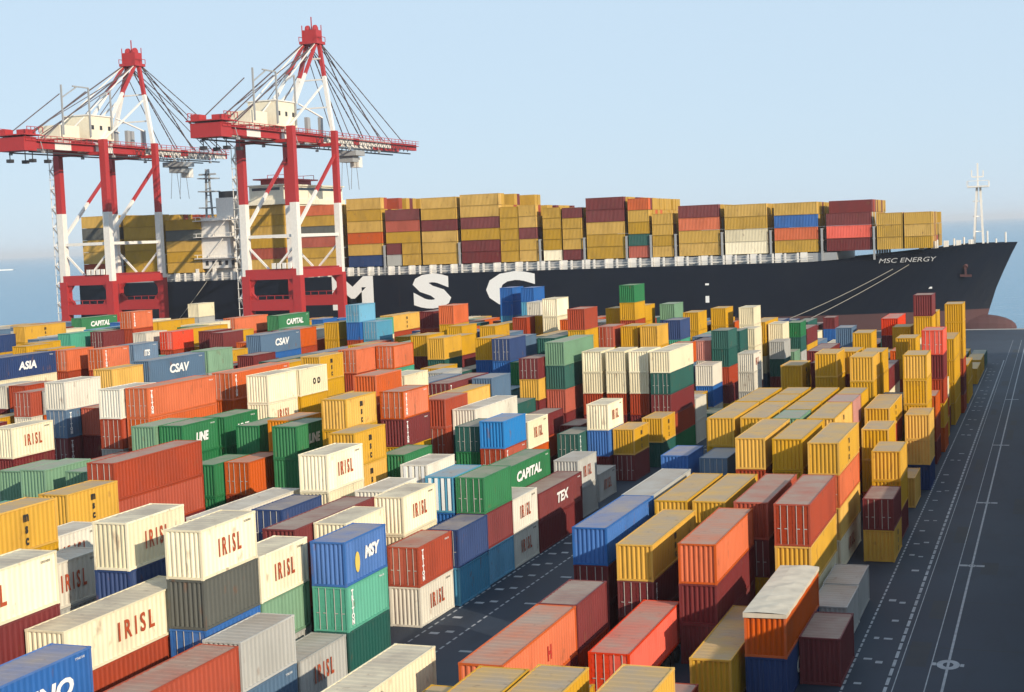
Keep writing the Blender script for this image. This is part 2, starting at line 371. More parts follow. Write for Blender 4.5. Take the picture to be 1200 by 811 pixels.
[-19.63,161.26,10.64,20,2.66,"Y","",1,"short mustard yellow container below the bow, second from left of 31 alike"],
[-43.63,115.03,0.0,20,2.9,"w","irisl",1,"short off-white container with red lettering, right of a light blue one"],
[-96.51,126.6,8.7,20,2.9,"S","vert",1,"short slate blue container with a vertical white marking, under an off-white one"],
[-28.02,126.31,5.18,20,2.59,"S","",1,"short slate blue container stacked on mustard yellow"],
[-14.28,162.85,10.64,20,2.66,"Y","open",1,"short mustard yellow container below the bow, nineteenth from left of 31 alike"],
[-57.52,174.47,8.7,40,2.9,"K","",1,"long dark green container under a pale green one"],
[-44.43,167.3,2.9,20,2.9,"Y","logo",1,"short mustard yellow container with small black emblem, stacked on dark green"],
[-123.13,169.74,11.6,20,2.9,"O","vert",1,"short orange container with a vertical white marking, left of a slate blue one"],
[-67.04,178.07,11.6,20,2.9,"N","",1,"short navy blue container stacked on blue"],
[-85.25,120.2,8.7,20,2.9,"R","",1,"short brick red container under an off-white one"],
[-77.53,181.25,11.6,20,2.9,"Y","",1,"short mustard yellow container stacked on dark green, below the ship's M and S"],
[-78.36,115.41,8.7,20,2.9,"L","",1,"short pale green container stacked on green"],
[-85.51,105.8,5.98,20,2.99,"L","",1,"short pale green container right of a dark maroon one"],
[-55.38,119.6,5.8,20,2.9,"G","",1,"short green container right of a mustard yellow one"],
[-113.94,142.85,8.7,20,2.9,"R","",1,"short brick red container topmost in its stack, right of a brick red one"],
[-28.57,170.02,8.7,20,2.9,"Y","logo",1,"short mustard yellow container with small black emblem, right of a dark green one"],
[-44.92,176.59,5.22,40,2.61,"M","",1,"long dark maroon container under a dark green one"],
[-24.01,165.85,10.64,20,2.66,"Y","",1,"short mustard yellow container stacked on mustard yellow, towards the quay, left of the bow"],
[-20.51,107.86,2.7,40,2.7,"M","",1,"long dark maroon container under a brick red one, stacked on mustard yellow"],
[-17.43,121.66,2.59,40,2.59,"Y","",1,"long mustard yellow container under an orange one"],
[-57.52,174.47,5.8,40,2.9,"R","",1,"long brick red container under a dark green one"],
[-17.43,121.66,5.18,40,2.59,"O","",1,"long orange container under a mustard yellow one"],
[-43.64,71.84,0.0,20,2.9,"S","vert",1,"short slate blue container with a vertical white marking, under a light grey one"],
[-127.81,168.11,11.6,20,2.9,"O","",1,"short orange container right of a navy blue one"],
[-19.82,136.4,7.77,40,2.59,"Y","logo",1,"long mustard yellow container with small black emblem, left of a pink one"],
[-50.26,153.52,2.9,20,2.9,"K","vert",1,"short dark green container with a vertical white marking, right of a brick red one"],
[-52.56,130.38,7.32,20,2.44,"K","vert",1,"short dark green container with a vertical white marking, stacked on green"],
[-64.15,116.19,5.8,20,2.9,"G","",1,"short green container right of an orange one"],
[-13.57,156.28,2.59,20,2.59,"Y","",1,"short mustard yellow container under a mustard yellow one, stacked on navy blue"],
[-103.44,164.72,11.6,20,2.9,"L","",1,"short pale green container between the two cranes"],
[-82.66,123.97,8.7,40,2.9,"O","",1,"long orange container left of a pale green one"],
[-180.5,228.0,11.6,40,2.9,"Y","logo",1,"long mustard yellow container with small black emblem, right of a navy blue one"],
[-14.28,162.85,7.98,20,2.66,"Y","",1,"short mustard yellow container below the bow, twentieth from left of 31 alike"],
[-25.82,136.59,7.77,40,2.59,"Y","logo",1,"long mustard yellow container with small black emblem, twelfth from left of 18 alike"],
[-51.82,142.07,5.8,20,2.9,"W","irisl",1,"short cream white container with red lettering, below the ship's letter C"],
[-17.43,121.66,0.0,40,2.59,"W","irisl",1,"long cream white container with red lettering, right of a cream white one"],
[-61.27,191.92,14.5,20,2.9,"R","",1,"short brick red container stacked on mustard yellow, left of a light grey one"],
[-81.75,154.12,11.6,20,2.9,"Y","logo",1,"short mustard yellow container with small black emblem, fifth from left of 30 alike"],
[-76.33,132.64,8.7,20,2.9,"W","irisl",1,"short cream white container with red lettering, stacked on mustard yellow"],
[-60.06,168.89,10.21,20,2.552,"M","",1,"short dark maroon container right of a green one"],
[-52.8,197.98,11.6,20,2.9,"Y","",1,"short mustard yellow container below the middle of the hull, left of a navy blue one"],
[-133.94,203.02,11.6,20,2.9,"r","",1,"short bright red container stacked on brick red"],
[-13.91,181.98,11.6,20,2.9,"r","",1,"short bright red container stacked on dark maroon"],
[-46.01,201.46,5.8,20,2.9,"w","",1,"short off-white container stacked on blue"],
[-47.74,156.54,2.9,20,2.9,"B","",1,"short blue container under a cream white one"],
[-96.51,126.6,5.8,20,2.9,"M","vert",1,"short dark maroon container with a vertical white marking, under a slate blue one"],
[-45.4,144.98,0.0,20,2.9,"g","irisl",1,"short light grey container with red lettering, right of a light grey one"],
[-61.52,157.16,8.7,20,2.9,"S","",1,"short slate blue container stacked on off-white"],
[-53.82,174.53,10.44,20,2.61,"W","",1,"short cream white container right of a pale green one"],
[-58.65,136.7,5.8,20,2.9,"R","",1,"short brick red container under a brick red one"],
[-138.18,247.68,11.6,40,2.9,"G","text",1,"long green container with white lettering, below the right crane"],
[-49.18,102.23,5.8,20,2.9,"w","",1,"short off-white container stacked on cream white, right of a cream white one"],
[-148.0,212.38,14.5,20,2.9,"O","vert",1,"short orange container with a vertical white marking, right of a blue one"],
[-87.76,209.32,14.5,20,2.9,"O","",1,"short orange container left of a dark green one"],
[-64.47,154.56,8.7,40,2.9,"M","vert",1,"long dark maroon container with a vertical white marking, in the middle distance"],
[-93.85,128.8,8.7,20,2.9,"R","",1,"short brick red container right of a slate blue one"],
[-47.82,174.43,10.44,20,2.61,"W","irisl",1,"short cream white container with red lettering, fifteenth from left of 19 alike"],
[-50.82,174.63,10.44,20,2.61,"W","irisl",1,"short cream white container with red lettering, fourteenth from left of 19 alike"],
[-149.52,206.1,11.6,20,2.9,"M","",1,"short dark maroon container topmost in its stack, right of a teal one"],
[-106.03,220.04,11.6,20,2.9,"C","",1,"short light blue container stacked on light blue"],
[-49.77,129.67,5.18,20,2.59,"R","vert",1,"short brick red container with a vertical white marking, under an azure blue one"],
[-43.91,219.96,5.8,20,2.9,"w","irisl",1,"short off-white container with red lettering, stacked on off-white, towards the quay"],
[-45.03,207.68,10.44,20,2.61,"K","",1,"short dark green container topmost in its stack, along the middle lane"],
[-144.14,242.03,11.6,40,2.9,"O","",1,"long orange container right of a cream white one"],
[-123.07,176.74,11.6,20,2.9,"S","text",1,"short slate blue container with white lettering"],
[-108.6,219.09,14.5,20,2.9,"C","",1,"short light blue container below the right crane"],
[-59.2,198.27,11.6,20,2.9,"R","",1,"short brick red container stacked on mustard yellow, fifth from left of 6 alike"],
[-50.82,174.63,7.83,20,2.61,"W","",1,"short cream white container stacked on brick red, third from left of 6 alike"],
[-17.16,208.59,14.5,20,2.9,"M","",1,"short dark maroon container topmost in its stack, in the right-hand block, towards the quay"],
[-56.58,112.39,5.8,20,2.9,"Y","logo",1,"short mustard yellow container with small black emblem, left of a green one"],
[-61.52,147.38,8.25,40,2.75,"Y","",1,"long mustard yellow container stacked on dark green, below the ship's letter C"],
[-122.15,198.92,11.6,20,2.9,"M","",1,"short dark maroon container between the two cranes, right of a dark maroon one"],
[-14.23,146.53,0.0,20,2.9,"Y","",1,"short mustard yellow container standing on the ground, left of a navy blue one"],
[-60.06,168.89,7.66,20,2.552,"Y","",1,"short mustard yellow container right of a light blue one"],
[-63.07,223.65,16.5,20,2.75,"G","",1,"short green container below the middle of the hull"],
[-76.04,224.01,14.5,20,2.9,"W","",1,"short cream white container stacked on cream white, right of an off-white one"],
[-187.04,253.75,11.6,40,2.9,"G","text",1,"long green container with white lettering, below the left crane"],
[-52.55,210.16,11.6,20,2.9,"N","",1,"short navy blue container stacked on teal"],
[-110.87,239.76,11.6,40,2.9,"Y","logo",1,"long mustard yellow container with small black emblem, right of a teal one"]]
SHIPBOX=[
[-289.73,-275.95,20.4,3.77,"R",0,"brick red container on the ship, bottom tier of the twenty-second stack from the bow"],
[-289.73,-275.95,24.17,3.77,"Y",0,"mustard yellow container on the ship, fourth tier down of the twenty-second stack from the bow"],
[-289.73,-275.95,27.94,3.77,"Y",0,"mustard yellow container on the ship, third tier down of the twenty-second stack from the bow"],
[-289.73,-275.95,31.7,3.77,"d",0,"dark grey container on the ship, second tier down of the twenty-second stack from the bow"],
[-289.73,-275.95,35.47,3.77,"Y",0,"mustard yellow container on the ship, top tier of the twenty-second stack from the bow"],
[-274.05,-260.27,20.4,3.69,"Y",1,"mustard yellow container on the ship, bottom tier of the twenty-first stack from the bow"],
[-274.05,-260.27,24.09,3.69,"Y",1,"mustard yellow container on the ship, fourth tier down of the twenty-first stack from the bow"],
[-274.05,-260.27,27.78,3.69,"Y",1,"mustard yellow container on the ship, third tier down of the twenty-first stack from the bow"],
[-274.05,-260.27,31.47,3.69,"Y",1,"mustard yellow container on the ship, second tier down of the twenty-first stack from the bow"],
[-274.05,-260.27,35.15,3.69,"Y",1,"mustard yellow container on the ship, top tier of the twenty-first stack from the bow"],
[-258.72,-246.17,20.4,3.3,"Y",2,"mustard yellow container on the ship, bottom tier of the twentieth stack from the bow"],
[-258.72,-246.17,23.7,3.3,"Y",2,"mustard yellow container on the ship, fourth tier down of the twentieth stack from the bow"],
[-258.72,-246.17,27.0,3.3,"Y",2,"mustard yellow container on the ship, third tier down of the twentieth stack from the bow"],
[-258.72,-246.17,30.31,3.3,"d",2,"dark grey container on the ship, second tier down of the twentieth stack from the bow"],
[-258.72,-246.17,33.61,3.3,"Y",2,"mustard yellow container on the ship, top tier of the twentieth stack from the bow"],
[-230.3,-216.84,20.4,3.32,"Y",3,"mustard yellow container on the ship, bottom tier of the nineteenth stack from the bow"],
[-230.3,-216.84,23.72,3.32,"R",3,"brick red container on the ship, fifth tier down of the nineteenth stack from the bow"],
[-230.3,-216.84,27.04,3.32,"Y",3,"mustard yellow container on the ship, fourth tier down of the nineteenth stack from the bow"],
[-230.3,-216.84,30.36,3.32,"Y",3,"mustard yellow container on the ship, third tier down of the nineteenth stack from the bow"],
[-230.3,-216.84,33.68,3.32,"Y",3,"mustard yellow container on the ship, second tier down of the nineteenth stack from the bow"],
[-230.3,-216.84,37.0,3.32,"Y",3,"mustard yellow container on the ship, top tier of the nineteenth stack from the bow"],
[-211.65,-199.42,20.4,3.14,"Y",4,"mustard yellow container on the ship, bottom tier of the eighteenth stack from the bow"],
[-211.65,-199.42,23.54,3.14,"Y",4,"mustard yellow container on the ship, fifth tier down of the eighteenth stack from the bow"],
[-211.65,-199.42,26.68,3.14,"R",4,"brick red container on the ship, fourth tier down of the eighteenth stack from the bow"],
[-211.65,-199.42,29.83,3.14,"d",4,"dark grey container on the ship, third tier down of the eighteenth stack from the bow"],
[-211.65,-199.42,32.97,3.14,"Y",4,"mustard yellow container on the ship, second tier down of the eighteenth stack from the bow"],
[-211.65,-199.42,36.11,3.14,"O",4,"orange container on the ship, top tier of the eighteenth stack from the bow"],
[-196.05,-184.94,20.4,3.36,"N",5,"navy blue container on the ship, bottom tier of the seventeenth stack from the bow"],
[-196.05,-184.94,23.76,3.36,"Y",5,"mustard yellow container on the ship, fifth tier down of the seventeenth stack from the bow"],
[-196.05,-184.94,27.12,3.36,"O",5,"orange container on the ship, fourth tier down of the seventeenth stack from the bow"],
[-196.05,-184.94,30.48,3.36,"Y",5,"mustard yellow container on the ship, third tier down of the seventeenth stack from the bow"],
[-196.05,-184.94,33.84,3.36,"Y",5,"mustard yellow container on the ship, second tier down of the seventeenth stack from the bow"],
[-196.05,-184.94,37.2,3.36,"Y",5,"mustard yellow container on the ship, top tier of the seventeenth stack from the bow"],
[-183.56,-178.99,20.4,3.28,"g",6,"light grey container on the ship, left half bottom tier, sixteenth stack from bow"],
[-183.56,-178.99,23.68,3.28,"M",6,"dark maroon container on the ship, left half fourth tier down, sixteenth stack from bow"],
[-178.59,-172.95,20.4,3.28,"Y",6,"mustard yellow container on the ship, right half bottom tier, sixteenth stack from bow"],
[-178.59,-172.95,23.68,3.28,"Y",6,"mustard yellow container on the ship, right half fourth tier down, sixteenth stack from bow"],
[-183.56,-172.95,26.96,3.28,"Y",6,"mustard yellow container on the ship, third tier down of the sixteenth stack from the bow"],
[-183.56,-172.95,30.24,3.28,"R",6,"brick red container on the ship, second tier down of the sixteenth stack from the bow"],
[-183.56,-172.95,33.52,3.28,"M",6,"dark maroon container on the ship, top tier of the sixteenth stack from the bow"],
[-172.14,-161.19,20.4,3.22,"Y",7,"mustard yellow container on the ship, bottom tier of the fifteenth stack from the bow"],
[-172.14,-161.19,23.62,3.22,"Y",7,"mustard yellow container on the ship, fifth tier down of the fifteenth stack from the bow"],
[-172.14,-161.19,26.83,3.22,"Y",7,"mustard yellow container on the ship, fourth tier down of the fifteenth stack from the bow"],
[-172.14,-161.19,30.05,3.22,"M",7,"dark maroon container on the ship, third tier down of the fifteenth stack from the bow"],
[-172.14,-161.19,33.27,3.22,"Y",7,"mustard yellow container on the ship, second tier down of the fifteenth stack from the bow"],
[-172.14,-161.19,36.49,3.22,"Y",7,"mustard yellow container on the ship, top tier of the fifteenth stack from the bow"],
[-159.86,-148.09,20.4,3.28,"M",8,"dark maroon container on the ship, bottom tier of the fourteenth stack from the bow"],
[-159.86,-148.09,23.68,3.28,"M",8,"dark maroon container on the ship, fifth tier down of the fourteenth stack from the bow"],
[-159.86,-148.09,26.96,3.28,"Y",8,"mustard yellow container on the ship, fourth tier down of the fourteenth stack from the bow"],
[-159.86,-148.09,30.24,3.28,"M",8,"dark maroon container on the ship, third tier down of the fourteenth stack from the bow"],
[-159.86,-148.09,33.52,3.28,"Y",8,"mustard yellow container on the ship, second tier down of the fourteenth stack from the bow"],
[-159.86,-148.09,36.8,3.28,"Y",8,"mustard yellow container on the ship, top tier of the fourteenth stack from the bow"],
[-147.83,-142.42,20.4,3.13,"Y",9,"mustard yellow container on the ship, bottom tier of the thirteenth stack from the bow"],
[-147.83,-142.42,23.53,3.13,"Y",9,"mustard yellow container on the ship, fourth tier down of the thirteenth stack from the bow"],
[-147.83,-142.42,26.66,3.13,"Y",9,"mustard yellow container on the ship, third tier down of the thirteenth stack from the bow"],
[-147.83,-142.42,29.8,3.13,"Y",9,"mustard yellow container on the ship, second tier down of the thirteenth stack from the bow"],
[-147.83,-142.42,32.93,3.13,"Y",9,"mustard yellow container on the ship, top tier of the thirteenth stack from the bow"],
[-142.16,-137.06,20.4,3.18,"Y",10,"mustard yellow container on the ship, bottom tier of the twelfth stack from the bow"],
[-142.16,-137.06,23.58,3.18,"Y",10,"mustard yellow container on the ship, fourth tier down of the twelfth stack from the bow"],
[-142.16,-137.06,26.76,3.18,"M",10,"dark maroon container on the ship, third tier down of the twelfth stack from the bow"],
[-142.16,-137.06,29.94,3.18,"Y",10,"mustard yellow container on the ship, second tier down of the twelfth stack from the bow"],
[-142.16,-137.06,33.12,3.18,"Y",10,"mustard yellow container on the ship, top tier of the twelfth stack from the bow"],
[-135.03,-129.73,20.4,2.97,"W",11,"cream white container on the ship, bottom tier of the eleventh stack from the bow"],
[-135.03,-129.73,23.37,2.97,"Y",11,"mustard yellow container on the ship, fourth tier down of the eleventh stack from the bow"],
[-135.03,-129.73,26.34,2.97,"Y",11,"mustard yellow container on the ship, third tier down of the eleventh stack from the bow"],
[-135.03,-129.73,29.31,2.97,"Y",11,"mustard yellow container on the ship, second tier down of the eleventh stack from the bow"],
[-135.03,-129.73,32.29,2.97,"Y",11,"mustard yellow container on the ship, top tier of the eleventh stack from the bow"],
[-129.23,-123.73,20.4,2.92,"M",12,"dark maroon container on the ship, bottom tier of the tenth stack from the bow"],
[-129.23,-123.73,23.32,2.92,"Y",12,"mustard yellow container on the ship, fourth tier down of the tenth stack from the bow"],
[-129.23,-123.73,26.24,2.92,"Y",12,"mustard yellow container on the ship, third tier down of the tenth stack from the bow"],
[-129.23,-123.73,29.16,2.92,"Y",12,"mustard yellow container on the ship, second tier down of the tenth stack from the bow"],
[-129.23,-123.73,32.08,2.92,"M",12,"dark maroon container on the ship, top tier of the tenth stack from the bow"],
[-122.24,-111.43,20.4,3.4,"Y",13,"mustard yellow container on the ship, bottom tier of the ninth stack from the bow"],
[-122.24,-111.43,23.8,3.4,"Y",13,"mustard yellow container on the ship, fourth tier down of the ninth stack from the bow"],
[-122.24,-111.43,27.19,3.4,"Y",13,"mustard yellow container on the ship, third tier down of the ninth stack from the bow"],
[-122.24,-111.43,30.59,3.4,"M",13,"dark maroon container on the ship, second tier down of the ninth stack from the bow"],
[-122.24,-111.43,33.98,3.4,"M",13,"dark maroon container on the ship, top tier of the ninth stack from the bow"],
[-110.22,-104.42,20.4,3.26,"R",14,"brick red container on the ship, bottom tier of the eighth stack from the bow"],
[-110.22,-104.42,23.66,3.26,"K",14,"dark green container on the ship, fourth tier down of the eighth stack from the bow"],
[-110.22,-104.42,26.92,3.26,"Y",14,"mustard yellow container on the ship, third tier down of the eighth stack from the bow"],
[-110.22,-104.42,30.18,3.26,"Y",14,"mustard yellow container on the ship, second tier down of the eighth stack from the bow"],
[-110.22,-104.42,33.44,3.26,"O",14,"orange container on the ship, top tier of the eighth stack from the bow"],
[-103.45,-97.96,20.4,2.96,"Y",15,"mustard yellow container on the ship, bottom tier of the seventh stack from the bow"],
[-103.45,-97.96,23.36,2.96,"Y",15,"mustard yellow container on the ship, third tier down of the seventh stack from the bow"],
[-103.45,-97.96,26.32,2.96,"Y",15,"mustard yellow container on the ship, second tier down of the seventh stack from the bow"],
[-103.45,-97.96,29.28,2.96,"Y",15,"mustard yellow container on the ship, top tier of the seventh stack from the bow"],
[-96.06,-85.03,20.4,3.42,"Y",16,"mustard yellow container on the ship, bottom tier of the sixth stack from the bow"],
[-96.06,-85.03,23.82,3.42,"Y",16,"mustard yellow container on the ship, third tier down of the sixth stack from the bow"],
[-96.06,-85.03,27.25,3.42,"O",16,"orange container on the ship, second tier down of the sixth stack from the bow"],
[-96.06,-85.03,30.67,3.42,"M",16,"dark maroon container on the ship, top tier of the sixth stack from the bow"],
[-83.4,-72.15,20.4,3.34,"W",17,"cream white container on the ship, bottom tier of the fifth stack from the bow"],
[-83.4,-72.15,23.74,3.34,"W",17,"cream white container on the ship, third tier down of the fifth stack from the bow"],
[-83.4,-72.15,27.07,3.34,"Y",17,"mustard yellow container on the ship, second tier down of the fifth stack from the bow"],
[-83.4,-72.15,30.41,3.34,"Y",17,"mustard yellow container on the ship, top tier of the fifth stack from the bow"],
[-70.11,-58.91,20.4,3.3,"Y",18,"mustard yellow container on the ship, bottom tier of the fourth stack from the bow"],
[-70.11,-58.91,23.7,3.3,"O",18,"orange container on the ship, third tier down of the fourth stack from the bow"],
[-70.11,-58.91,27.0,3.3,"B",18,"blue container on the ship, second tier down of the fourth stack from the bow"],
[-70.11,-58.91,30.3,3.3,"Y",18,"mustard yellow container on the ship, top tier of the fourth stack from the bow"],
[-56.47,-45.1,20.4,3.31,"M",19,"dark maroon container on the ship, bottom tier of the third stack from the bow"],
[-56.47,-45.1,23.71,3.31,"r",19,"bright red container on the ship, second tier down of the third stack from the bow"],
[-56.47,-45.1,27.01,3.31,"M",19,"dark maroon container on the ship, top tier of the third stack from the bow"],
[-43.59,-37.15,20.4,3.16,"Y",20,"mustard yellow container on the ship, bottom tier of the second stack from the bow"],
[-43.59,-37.15,23.56,3.16,"Y",20,"mustard yellow container on the ship, second tier down of the second stack from the bow"],
[-43.59,-37.15,26.71,3.16,"Y",20,"mustard yellow container on the ship, top tier of the second stack from the bow"],
[-36.72,-29.95,20.4,3.13,"Y",21,"mustard yellow container on the ship, bottom tier of the first stack from the bow"],
[-36.72,-29.95,23.53,3.13,"Y",21,"mustard yellow container on the ship, second tier down of the first stack from the bow"],
[-36.72,-29.95,26.66,3.13,"Y",21,"mustard yellow container on the ship, top tier of the first stack from the bow"]]
BAYS=[[-289.73, -275.95, 39.24], [-274.05, -260.27, 38.84], [-258.72, -246.17, 36.91], [-230.3, -216.84, 40.31], [-211.65, -199.42, 39.25], [-196.05, -184.94, 40.57], [-183.56, -172.95, 36.79], [-172.14, -161.19, 39.7], [-159.86, -148.09, 40.08], [-147.83, -142.42, 36.06], [-142.16, -137.06, 36.29], [-135.03, -129.73, 35.26], [-129.23, -123.73, 35.0], [-122.24, -111.43, 37.38], [-110.22, -104.42, 36.7], [-103.45, -97.96, 32.24], [-96.06, -85.03, 34.09], [-83.4, -72.15, 33.75], [-70.11, -58.91, 33.6], [-56.47, -45.1, 30.32], [-43.59, -37.15, 29.87], [-36.72, -29.95, 29.78]]
TRAILERS=[[-24.099999999999998, 84.065]]
